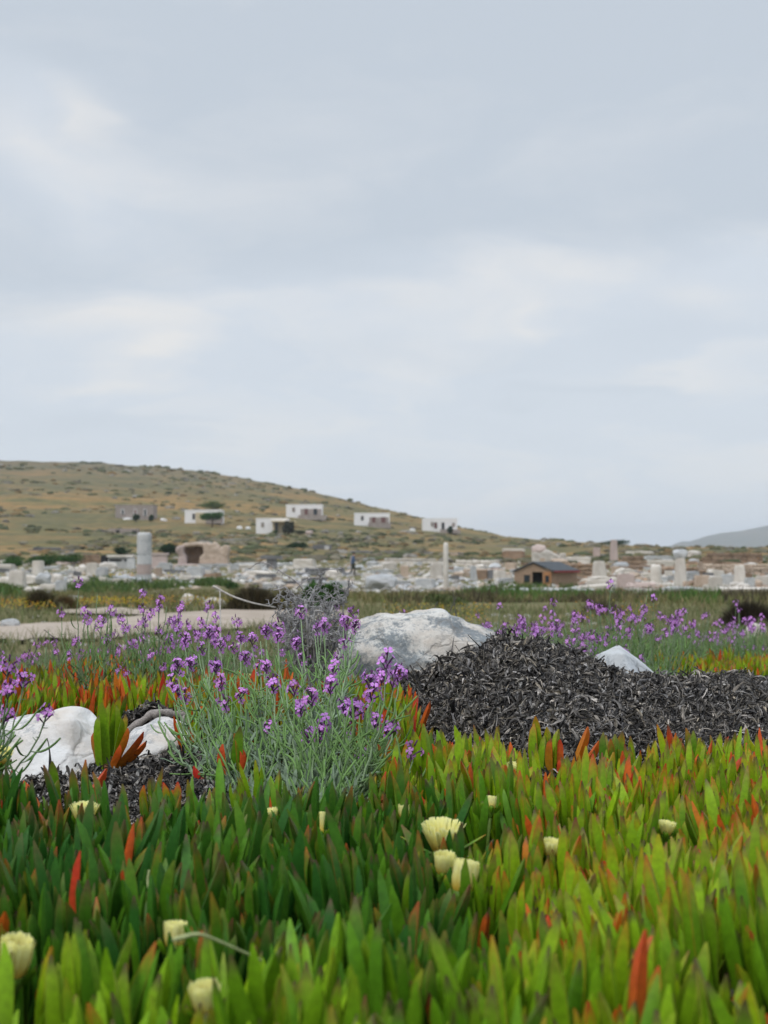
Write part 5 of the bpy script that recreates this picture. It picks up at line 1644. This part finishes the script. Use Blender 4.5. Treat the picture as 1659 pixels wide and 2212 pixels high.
course_wall(500, 640, 1216, 1226, 'bluish', 'grey terrace wall behind the grey pedestal', 2, bl=.7)
course_wall(640, 760, 1226, 1244, 'dark', 'dark low wall left of the person', 2, bl=.7)
for (a, b_, c_, d_, lab) in [(60, 160, 1180, 1188, 'rubble field wall on the lower slope at left'), (560, 700, 1200, 1206, 'rubble field wall below the round shrub'), (720, 860, 1190, 1196, 'rubble field wall right of the round shrub'),
                             (880, 1040, 1192, 1198, 'rubble field wall under the rightmost house'), (200, 300, 1140, 1147, 'broken rubble wall below the grey stone house'), (1000, 1150, 1176, 1182, 'rubble field wall near the end of the ridge'), (430, 560, 1162, 1168, 'rubble field wall between the white houses and the tan ruin')]:
    course_wall(a, b_, c_, d_, 'dark', lab, 2, bl=1.4, r0=120, ragged=.5)

course_wall(1262, 1340, 1246, 1266, 'pale', 'pale jumbled wall right of the hut at the front', 2, bl=.7)
course_wall(1425, 1520, 1264, 1284, 'bluish', 'blue grey front wall below the torso shaped pillar', 2, bl=.8)
course_wall(1540, 1700, 1266, 1286, 'pale', 'low pale front wall at the right edge of the ruins', 2, bl=.8)
course_wall(1340, 1420, 1258, 1278, 'pink', 'low pinkish front wall beside the curled capital', 2, bl=.7)
# the two columns
def column(px0, px1, py0, py1, drums, label, flutes=0, cap=False, name='column', r0=40):
    g = ground_at((px0 + px1) / 2, py1, r0); k = g.y / FD
    r_ = (px1 - px0) * k / 2; h = (py1 - py0) * k
    root = tag(empty(name, g - Vector((0, 0, .05))), label, 'column')
    z = 0
    for i, (f, m) in enumerate(drums):
        hh = f * (h + .05)
        mb = MB(); seg = 40
        prof = [(0, .90), (.02, .985), (.5, 1.0), (.98, .985), (1, .90)] if i < len(drums) - 1 else [(0, .9), (.03, .985), (.85, .985), (.95, .93), (1, .72)]
        V = []; 
        for (t, s) in prof:
            for j in range(seg):
                a = 2 * math.pi * j / seg
                rr = r_ * s * (1 - .03 * i / len(drums)) * (1 - (.035 * (j % 2) if flutes else 0)) * (1 + .012 * mn.noise((math.cos(a), math.sin(a), z + t)))
                V.append((rr * math.cos(a), rr * math.sin(a), z + t * hh))
        n_ = len(prof)
        q = [(l * seg + j, l * seg + (j + 1) % seg, (l + 1) * seg + (j + 1) % seg, (l + 1) * seg + j) for l in range(n_ - 1) for j in range(seg)]
        V.append((0, 0, z + hh)); c = len(V) - 1
        tr = [((n_ - 1) * seg + j, (n_ - 1) * seg + (j + 1) % seg, c) for j in range(seg)]
        mb.add(V, q, tr)
        mb.build('drum', M[m], root, smooth=not flutes)
        z += hh
    return root
column(295, 328, 1150, 1256, [(.16, 'bluish'), (.20, 'pink'), (.19, 'bluish'), (.45, 'bluish')], 'thick grey marble column standing alone left of centre', 1)
column(957.5, 969, 1170, 1279, [(.07, 'pale'), (.93, 'pale')], 'slim tall pale column in the middle of the ruins')
column(1405, 1429, 1218, 1264, [(1, 'pale')], 'short fluted cream pillar at right', 1)

# altars and ruins with parts
def prism(root, name, c, s, m, rz=0):
    mb = MB(); box(mb, c, s, rz); return mb.build(name, M[m], root, smooth=False)
def frame_at(px0, px1, py1, r0=40):
    g = ground_at((px0 + px1) / 2, py1, r0); return g, g.y / FD
g, k = frame_at(326, 364, 1232)
r_ = tag(empty('stone_altar', g), 'pinkish square altar with a projecting cap right of the thick column', 'altar')
prism(r_, 'base', (0, 0, .08), (36 * k, 1.1, .25), 'pink'); prism(r_, 'body', (0, 0, 17 * k), (31 * k, 1.0, 29 * k), 'pink'); prism(r_, 'cap', (0, 0, 35 * k), (38 * k, 1.2, 5 * k), 'pink')
g, k = frame_at(564, 610, 1227)
r_ = tag(empty('stone_pedestal', g), 'dark grey T shaped pedestal above the pale slabs', 'pedestal')
prism(r_, 'body', (0, 0, 10 * k), (22 * k, .7, 20 * k), 'dark'); prism(r_, 'cap', (0, 0, 24 * k), (46 * k, 1.0, 7 * k), 'dark')
# white shelter with dark doorway
g, k = frame_at(231, 290, 1228)
r_ = tag(empty('shelter', g), 'low white shelter with a black doorway left of the thick column', 'shelter')
prism(r_, 'wall', (2 * k, 0, 13 * k), (52 * k, 1.6, 26 * k), 'bluish'); prism(r_, 'roof', (2 * k, -.05, 28 * k), (57 * k, 2.0, 4 * k), 'pale')
prism(r_, 'doorway_dark_box', (-35 * k, .5, 15 * k), (15 * k, 1.2, 30 * k), 'black'); prism(r_, 'window', (-8 * k, -.80, 19 * k), (26 * k, .05, 5 * k), 'black'); prism(r_, 'window', (17 * k, -.80, 19 * k), (12 * k, .05, 5 * k), 'glass')  # solid black box at the left paints the unlit inside of the doorway
prism(r_, 'buttress', (26 * k, -.9, 11 * k), (16 * k, .9, 24 * k), 'bluish')
# tan ruined wall
g, k = frame_at(379, 498, 1222)
r_ = tag(empty('ruined_wall', g), 'tan ruined wall with a shadowed niche right of the thick column', 'ruin')
def ragged(root, name, pts, y0, y1, m, seed):
    """rough upright mass: outline in display px offsets (x, z) * k, real thickness"""
    P = [(x * k, z * k) for x, z in pts]
    V = [(x, y0 + random.uniform(-.1, .1), z) for x, z in P] + [(x, y1 + random.uniform(-.1, .1), z) for x, z in P]
    n_ = len(P)
    F = [tuple(range(n_))[::1], tuple(range(n_, 2 * n_))[::-1]] + [(j, j + n_, (j + 1) % n_ + n_, (j + 1) % n_) for j in range(n_)]
    o = finish_rock(V, F, .12, .10, .9, name, M[m], (0, 0, 0), .10, seed, 1)
    o.parent = root
    return o
ragged(r_, 'left_pier', [(-58, 0), (-52, 8), (-50, 24), (-56, 34), (-55, 42), (-44, 46), (-38, 44), (-40, 30), (-34, 22), (-34, 0)], -1.0, .6, 'pink', 3)
ragged(r_, 'back_wall', [(-40, 0), (-40, 44), (-28, 48), (0, 46), (10, 40), (12, 0)], .9, 2.0, 'brown', 5)
ragged(r_, 'lintel', [(-44, 42), (-42, 49), (-16, 52), (4, 50), (4, 43), (-20, 44)], -.8, 1.2, 'tan', 7)
ragged(r_, 'right_mass', [(-6, 0), (-4, 20), (4, 28), (2, 44), (8, 52), (20, 47), (26, 52), (34, 44), (36, 36), (48, 46), (57, 44), (57, 34), (54, 22), (57, 0)], -1.0, 1.2, 'tan', 9)
ragged(r_, 'footing', [(-60, -3), (-60, 5), (60, 5), (60, -3)], -1.6, -.8, 'pink', 11)
# gable fragment
g, k = frame_at(1150, 1222, 1222)
r_ = tag(empty('gable_fragment', g), 'white marble gable fragment standing behind the hut', 'ruin')
ragged(r_, 'gable', [(-36, 0), (-36, 32), (-4, 34), (24, 20), (26, 0)], -.4, .5, 'pale', 13)
ragged(r_, 'end_block', [(24, 0), (24, 26), (35, 27), (36, 0)], -.5, .5, 'pale', 15)
ragged(r_, 'top_block', [(-36, 30), (-36, 42), (-26, 46), (-8, 43), (-6, 32)], -.4, .5, 'pink', 17)

# hut
def hut():
    g, k = frame_at(1111, 1249, 1268)
    root = tag(empty('hut', g - Vector((0, 0, .05))), 'small timber hut with an open dark doorway and dark roof among the ruins', 'hut')
    # gable front faces the camera on the left half, long side recedes to the right
    W = 80 * k; Hh = 36 * k; Pk = 52 * k; Ln = 62 * k
    x0 = -69 * k
    mb = MB()
    V = [(x0, 0, 0), (x0 + W, 0, 0), (x0 + W, 0, Hh), (x0 + W / 2, 0, Pk), (x0, 0, Hh)]
    V2 = [(v[0] + Ln, v[1] + 1.3, v[2]) for v in V]
    # front wall with a door hole: three strips
    dx0, dx1, dz = x0 + 39 * k, x0 + 61 * k, 33 * k
    f = -.0
    def quad(a, b_, c_, d_, thick=.06):
        box(mb, ((a + b_) / 2, 0, (c_ + d_) / 2), (b_ - a, thick, d_ - c_))
    quad(x0, dx0, 0, Hh - .04); quad(dx1, x0 + W, 0, Hh - .04); quad(dx0, dx1, dz, Hh - .04)
    mb.add([(x0, -.03, Hh - .04), (x0 + W, -.03, Hh - .04), (x0 + W / 2, -.03, Pk), (x0, .03, Hh - .04), (x0 + W, .03, Hh - .04), (x0 + W / 2, .03, Pk)], [(0, 3, 4, 1), (1, 4, 5, 2), (2, 5, 3, 0)], [(0, 1, 2), (3, 5, 4)])
    # side and back walls
    def wallseg(a, b_, h_):
        mb.add([(*a, 0), (*b_, 0), (*b_, h_), (*a, h_)], [(0, 1, 2, 3)])
    wallseg((x0 + W, .0), (x0 + W + Ln, 1.3), Hh); wallseg((x0, 0), (x0 + .3, 2.4), Hh); wallseg((x0 + .3, 2.4), (x0 + W + Ln, 1.3), Hh)
    mb.build('wall', M['timber'], root, smooth=False)
    # roof: two slopes running back
    mb = MB()
    rv = Vector((Ln, 1.3, 0)); e = .12
    for (ax, az, bx, bz) in ((x0 - e, Hh - .06, x0 + W / 2, Pk + .03), (x0 + W / 2, Pk + .03, x0 + W + e, Hh - .06)):
        A = Vector((ax, -.15, az)); B = Vector((bx, -.15, bz)); up = Vector((0, 0, .07))
        Vv = [A, B, B + rv, A + rv]; Vv = Vv + [v + up for v in Vv]
        mb.add([tuple(v) for v in Vv], [(3, 2, 1, 0), (4, 5, 6, 7), (0, 1, 5, 4), (1, 2, 6, 5), (2, 3, 7, 6), (3, 0, 4, 7)])
    mb.build('roof', M['roofing'], root, smooth=False)
    mb = MB(); A = Vector((x0 + W + e, -.19, Hh - .12)); 
    V = [A, A + rv, A + rv + Vector((0, 0, .12)), A + Vector((0, 0, .12))]; V += [v + Vector((.03, -.05, 0)) for v in V]
    mb.add([tuple(v) for v in V], [(0, 1, 2, 3), (7, 6, 5, 4), (0, 4, 5, 1), (2, 6, 7, 3)])
    mb.build('fascia', M['fascia'], root, smooth=False)
    prism(root, 'door', ((dx0 + dx1) / 2, .5, dz / 2), (dx1 - dx0 + .1, .04, dz), 'black')  # black panel set behind the open doorway, coloured as its unlit interior
    w_ = prism(root, 'window', (x0 + 27 * k, -.04, 19 * k), (12 * k, .06, 16 * k), 'glass')
    prism(w_, 'frame', (x0 + 27 * k, -.055, 27.5 * k), (14 * k, .07, 1.3 * k), 'timber')
    prism(root, 'panel', (x0 + 71 * k, -.045, 17 * k), (17 * k, .06, 33 * k), 'orange_timber')
    prism(root, 'window', (x0 + 70.5 * k, -.08, 18 * k), (8 * k, .05, 14 * k), 'glass')
hut()

# random stones between them
def fill():
    n = 0
    while n < 440:
        px = random.uniform(-220, 1880)
        py = random.choice([random.uniform(1216, 1240), random.uniform(1228, 1262), random.uniform(1245, 1284)])
        if px < 480 and py < 1232 and random.random() < .5: continue
        if px < 560 and 1262 < py: 
            if random.random() < .85: continue
        if n > 330: px = random.uniform(1100, 1880); py = random.uniform(1246, 1286)
        if 1100 < px < 1260 and py > 1244: continue
        if 740 < px < 785 and 1240 < py < 1262: continue
        kind = random.choices(['block', 'slab', 'boulder', 'drum', 'stele'], [6, 6, 2.6, 1.2, 1.0])[0]
        s = random.uniform(.45, 1.3) * (1 + (py - 1240) / 160)
        w, h = {'block': (20, 12), 'slab': (36, 7), 'boulder': (24, 13), 'drum': (14, 13), 'stele': (10, 20)}[kind]
        w *= s * random.uniform(.7, 1.5); h *= s * random.uniform(.8, 1.25)
        m = random.choices(['pale', 'bluish', 'tan', 'brown', 'pink', 'dark'], [1.5, 1, 5, 6, 1.5, .6] if px > 1130 and py < 1244 else [6, 4, 2.6 if px > 950 else .9, 1.5 if px > 1050 else .3, 1, .9])[0]
        zn = 'left of the thick column' if px < 310 else ('between the two columns' if px < 960 else 'right of the slim column')
        adj = {'pale': 'pale', 'bluish': 'blue grey', 'tan': 'tan', 'brown': 'brown', 'pink': 'pinkish', 'dark': 'dark grey'}[m]
        far = 'in the far rows' if py < 1240 else 'at the front of the ruins'
        lab = f"{adj} {NAMES[kind][1]} lying {far} {zn}" if kind != 'stele' else f"small {adj} upright stone {far} {zn}"
        piece(kind, px - w / 2, px + w / 2, py - h, py, m, lab, rz=random.uniform(-.5, .5), group=lab.replace('lying ', ''), tilt=random.gauss(0, .06))
        n += 1
fill()
def rubble():
    mb = MB()
    ico = bmesh.new(); bmesh.ops.create_icosphere(ico, subdivisions=1, radius=1)
    iv = np.array([v.co[:] for v in ico.verts]); it = np.array([[v.index for v in f.verts] for f in ico.faces]); ico.free()
    for _ in range(6000):
        px = random.uniform(-250, 1900); py = random.uniform(1214, 1284)
        if px < 560 and py > 1262 and random.random() < .9: continue
        g = ground_at(px, py, 30)
        s = random.uniform(.06, .30)
        V = iv * np.array([s * random.uniform(.7, 1.7), s * random.uniform(.7, 1.5), s * random.uniform(.5, 1)]) * (1 + rng.uniform(-.25, .25, (len(iv), 1)))
        c = np.array(random.choice([(.6, .57, .53), (.5, .5, .51), (.42, .34, .27), (.3, .28, .26), (.55, .5, .45)])) * random.uniform(.7, 1.05)
        if px > 1100 and random.random() < .35: c = np.array([.33, .22, .15])
        mb.add(V + np.array(g), None, it, c)
    for _ in range(260):
        px = random.uniform(-200, 1800); py = random.uniform(1330, 1400)
        g = ground_at(px, py, 5); s = random.uniform(.02, .07)
        V = iv * s * np.array([1.3, 1, .7]) * (1 + rng.uniform(-.25, .25, (len(iv), 1)))
        mb.add(V + np.array(g), None, it, np.array([.5, .47, .43]) * random.uniform(.7, 1.1))
    tag(mb.build('rubble', M['scrub'], smooth=False), kind='stuff', label='small broken stones strewn through the ruins', cat='rubble')
rubble()
for (x0, x1, y0, y1, m, lab) in [(0, 40, 1333, 1357, 'bluish', 'blue grey stone at the edge of the path at left'), (1196, 1240, 1362, 1385, 'pale', 'pale stone in the weeds above the purple flowers right of the boulder'),
                                 (1612, 1656, 1350, 1382, 'pale', 'white rock among the purple stocks near the right edge'), (1370, 1400, 1274, 1292, 'pale', 'white stone in the tall grass right of the hut')]:
    piece('boulder', x0, x1, y0, y1, m, lab, r0=6)

# ------------------------------------------------------------------ houses on the hill
def house(px0, px1, py0, py1, wallm, label, parts, rz=0, depth=7):
    g = ground_at((px0 + px1) / 2, py1, 200); k = g.y / FD
    W, Ht = (px1 - px0) * k, (py1 - py0) * k
    root = tag(empty('house', g - Vector((0, 0, .6)), rz), label, 'house')
    Z = .6
    prism(root, 'wall', (0, depth / 2, (Ht + Z) / 2), (W, depth, Ht + Z), wallm)
    # flat roof with a low parapet: four butted strips
    mb = MB(); t = .25; top = Ht + Z
    box(mb, (0, t / 2 - .05, top + .12), (W + .1, t, .3)); box(mb, (0, depth - t / 2, top + .12), (W + .1, t, .3))
    box(mb, (-W / 2 + t / 2, depth / 2, top + .12), (t, depth - 2 * t, .3)); box(mb, (W / 2 - t / 2, depth / 2, top + .12), (t, depth - 2 * t, .3))
    mb.build('roof', M[wallm], root, smooth=False)
    for (name, u0, u1, v0, v1, m, yoff, th) in parts:
        c = ((u0 + u1) / 2 * W - W / 2, yoff, Z + (v0 + v1) / 2 * Ht)
        s = ((u1 - u0) * W, th, (v1 - v0) * Ht)
        w_ = prism(root, name, c, s, m)
        if name in ('window', 'door'):
            mb = MB(); fr = .12
            for (cx2, cz2, sx2, sz2) in ((c[0] - s[0] / 2 - fr / 2, c[2], fr, s[2]), (c[0] + s[0] / 2 + fr / 2, c[2], fr, s[2]), (c[0], c[2] + s[2] / 2 + fr / 2, s[0] + 2 * fr, fr)):
                box(mb, (cx2, c[1] - .03, cz2), (sx2, s[1] + .1, sz2))
            mb.build('frame', M['grey_plaster' if wallm == 'plaster' else 'plaster'], w_, smooth=False)
    return root
W1 = lambda u, v0=.42, v1=.75, m='glass': ('window', u, u + .055, v0, v1, m, -.03, .1)
house(249, 331, 1092, 1123, 'grey_plaster', 'grey stone house farthest left on the hill with two dark trees in front',
      [W1(.17), W1(.5, .3, .75, 'shutter'), W1(.76, .3, .75), ('step', .2, .5, 0, .14, 'plaster', -.5, .8)])
house(399, 478, 1104, 1132, 'plaster', 'white house with a yellow wall half hidden by a pine tree',
      [W1(.22, .35, .75), ('yellow_wall', .30, .60, .02, .86, 'ochre', -.06, .1), ('porch_wall', .60, 1.05, 0, .45, 'grey_plaster', -1.2, 2.2)])
house(553, 622, 1117, 1148, 'plaster', 'lower white house with a vine covered porch',
      [W1(.18, .45, .75, 'grey_plaster'), ('porch_wall', .52, 1.1, .02, .75, 'ochre', -.06, .1), ('door', .60, .68, .1, .75, 'glass', -.16, .1), ('porch_roof', .5, 1.25, .80, .88, 'ochre', -1.2, 2.4)])
house(618, 696, 1093, 1122, 'plaster', 'upper white house with two dark red doors on a terrace',
      [W1(.18, .5, .8, 'grey_plaster'), ('loggia', .40, .98, .15, .72, 'grey_plaster', -.04, .08), ('door', .51, .60, .3, .72, 'shutter', -.12, .08), ('door', .76, .86, .3, .72, 'glass', -.12, .08), ('terrace_wall', .35, 1.12, -.1, .25, 'grey_plaster', -1.6, 2.8)])
house(765, 842, 1111, 1139, 'plaster', 'white house alone in the middle of the slope with a grey terrace',
      [W1(.2, .5, .8), ('loggia', .42, .97, .2, .72, 'grey_plaster', -.04, .08), ('door', .5, .6, .3, .72, 'shutter', -.12, .08), ('door', .76, .88, .3, .72, 'shutter', -.12, .08), ('terrace_wall', .4, 1.03, -.12, .3, 'grey_plaster', -1.6, 2.8)])
house(913, 988, 1126, 1154, 'plaster', 'rightmost white house near the end of the ridge',
      [W1(.25, .45, .75, 'grey_plaster'), ('door', .34, .41, .3, .72, 'shutter', -.05, .08), ('door', .55, .62, .2, .72, 'glass', -.05, .08), ('terrace_wall', .5, 1.08, -.1, .2, 'grey_plaster', -1.4, 2.4), W1(.86, .4, .7, 'grey_plaster')])
hill_tree(458, 1137, 52, 34, 'umbrella shaped pine in front of the white house with the yellow wall')
for (px, py, w, h, lab, pal) in [(294, 1127, 18, 18, 'left one of two round trees before the grey stone house', DGN), (325, 1127, 14, 17, 'right one of two round trees before the grey stone house', DGN),
                                 (623, 1152, 26, 32, 'tall dark shrub on the porch of the lower white house', [(.05, .06, .04), (.07, .07, .05)]), (648, 1153, 34, 12, 'low dark hedge right of the lower white house', [(.06, .07, .04)]),
                                 (596, 1149, 20, 10, 'small green bush left of the porch shrub', GRN), (970, 1157, 17, 18, 'dark round bush before the rightmost white house', DGN),
                                 (465, 1100, 60, 22, 'green bush patch on the slope above the pine', [(.10, .14, .04), (.07, .11, .03)]), (805, 1143, 70, 5, 'low green hedge under the lone white house', GRN)]:
    bush(px, py, w, h, lab, pal, 1300, r0=200)
for (x0, x1, y0, y1, lab) in [(268, 282, 1119, 1124, 'white heap of stones before the grey stone house'), (346, 360, 1119, 1126, 'white block right of the grey stone house'), (511, 523, 1134, 1141, 'white stone left of the lower white house'),
                              (530, 541, 1136, 1142, 'second white stone nearer the lower white house'), (884, 897, 1143, 1150, 'white stone left of the rightmost house'), (660, 676, 1143, 1152, 'pinkish boulder right of the low hedge')]:
    piece('boulder', x0, x1, y0, y1, 'pink' if 'pink' in lab else 'plaster', lab, r0=200)
def byre():
    g, k = frame_at(232, 300, 1150, 200)
    r_ = tag(empty('stone_byre', g), 'low stone byre with two dark openings below the grey stone house', 'shed')
    prism(r_, 'wall', (0, 1.5, 5 * k), (62 * k, 3, 11 * k), 'grey_plaster')
    prism(r_, 'opening', (-12 * k, -.03, 3.5 * k), (8 * k, .1, 7 * k), 'black'); prism(r_, 'opening', (24 * k, -.03, 3 * k), (10 * k, .1, 6 * k), 'black')
    g, k = frame_at(675, 717, 1187, 150)
    r_ = tag(empty('stone_shed', g), 'small ruined shed with a pale blue panel beside the round shrub', 'shed')
    prism(r_, 'wall', (0, 1, 5 * k), (40 * k, 2, 11 * k), 'dark'); prism(r_, 'panel', (10 * k, -.04, 4 * k), (10 * k, .1, 8 * k), 'bluish')
byre()

# ------------------------------------------------------------------ person
def person():
    g = ground_at(762, 1246, 60)
    s = 52 * (g.y / FD) / 1.75
    root = tag(empty('person', g), 'person in a blue jacket walking through the ruins with head bent', 'person')
    me = bpy.data.meshes.new('body'); ob = bpy.data.objects.new('body', me)
    J = {'pel': (0, 0, .93, .15), 'waist': (0, 0, 1.08, .14), 'chest': (.02, 0, 1.30, .165), 'neck': (.05, 0, 1.48, .06), 'head': (.09, 0, 1.60, .095), 'top': (.10, 0, 1.70, .08),
         'shl': (.02, .17, 1.40, .07), 'ell': (.06, .23, 1.15, .048), 'wrl': (.27, .12, 1.16, .033), 'hal': (.33, .08, 1.18, .036),
         'shr': (.02, -.17, 1.40, .07), 'elr': (.06, -.23, 1.15, .048), 'wrr': (.27, -.12, 1.16, .033), 'har': (.33, -.08, 1.18, .036),
         'hil': (0, .09, .88, .105), 'knl': (.12, .10, .50, .066), 'anl': (.06, .10, .10, .045), 'tol': (.20, .10, .04, .04),
         'hir': (0, -.09, .88, .105), 'knr': (-.02, -.10, .50, .066), 'anr': (-.20, -.10, .14, .045), 'tor': (-.08, -.10, .05, .04)}
    E = [('pel', 'waist'), ('waist', 'chest'), ('chest', 'neck'), ('neck', 'head'), ('head', 'top'), ('chest', 'shl'), ('shl', 'ell'), ('ell', 'wrl'), ('wrl', 'hal'), ('chest', 'shr'), ('shr', 'elr'), ('elr', 'wrr'), ('wrr', 'har'),
         ('pel', 'hil'), ('hil', 'knl'), ('knl', 'anl'), ('anl', 'tol'), ('pel', 'hir'), ('hir', 'knr'), ('knr', 'anr'), ('anr', 'tor')]
    keys = list(J)
    me.from_pydata([J[q_][:3] for q_ in keys], [(keys.index(a), keys.index(b_)) for a, b_ in E], [])
    col.objects.link(ob)
    sk = ob.modifiers.new('s', 'SKIN')
    for i, q_ in enumerate(keys):
        v = me.skin_vertices[0].data[i]; v.radius = (J[q_][3],) * 2; v.use_root = (q_ == 'pel')
    sb = ob.modifiers.new('u', 'SUBSURF'); sb.levels = 2; sb.render_levels = 2
    dg = bpy.context.evaluated_depsgraph_get()
    m2 = bpy.data.meshes.new_from_object(ob.evaluated_get(dg)); ob.modifiers.clear(); ob.data = m2
    a = m2.color_attributes.new('Col', 'FLOAT_COLOR', 'POINT')
    for i, v in enumerate(m2.vertices):
        z, x = v.co.z, v.co.x
        c = (.085, .125, .21)
        if z < .95: c = (.055, .06, .045)
        if z < .10: c = (.05, .04, .035)
        if z > 1.49: c = (.42, .27, .20)
        if x > .27 and z > 1: c = (.42, .27, .20)
        a.data[i].color = (*c, 1)
    m2.materials.clear(); m2.materials.append(M['cloth'])
    for p in m2.polygons: p.use_smooth = True
    ob.parent = root
    mb = MB(); crown(mb, (.085, 0, 1.69), .12, .11, .09, 500, .02, [(.03, .02, .015)], seed=1)
    bm = bmesh.new(); bmesh.ops.create_icosphere(bm, subdivisions=3, radius=.105)
    V = np.array([v.co[:] for v in bm.verts]); T = np.array([[v.index for v in f.verts] for f in bm.faces]); bm.free()
    mb.add(V * np.array([1, .92, .75]) + np.array([.07, 0, 1.675]), None, T, (.03, .022, .018))
    mb.build('hair', M['cloth'], root)
    mb = MB(); box(mb, (.36, 0, 1.20), (.05, .13, .09), 0, (.02, .02, .02)); 
    o = mb.build('camera', M['cloth'], None, smooth=False)
    root.scale = (s * 1.15, s * 1.15, s); root.rotation_euler = (0, 0, R(-12))
    o.name = 'handheld_camera'; o.location = g; o.scale = (s, s, s); o.rotation_euler = (0, 0, R(-12))
    tag(o, 'small dark object held in the walking person\'s hands', 'camera')
M['cloth'] = attr_mat('cloth', .85, .2, 12, .2)
person()

# ------------------------------------------------------------------ haze
def haze():
    mb = MB(); box(mb, (0, 3500, 45), (9000, 8600, 114))
    m, t, b = mat('haze')
    t.nodes.remove(b)
    v = N(t, 'ShaderNodeVolumePrincipled')
    v.inputs['Color'].default_value = (.80, .88, 1.0, 1)
    v.inputs['Density'].default_value = .00012
    v.inputs['Anisotropy'].default_value = 0.0
    L(t, v.outputs[0], t.nodes['Material Output'].inputs['Volume'])
    o = mb.build('haze', m, smooth=False)
    tag(o, kind='stuff')
HAZE = True
if HAZE: haze()
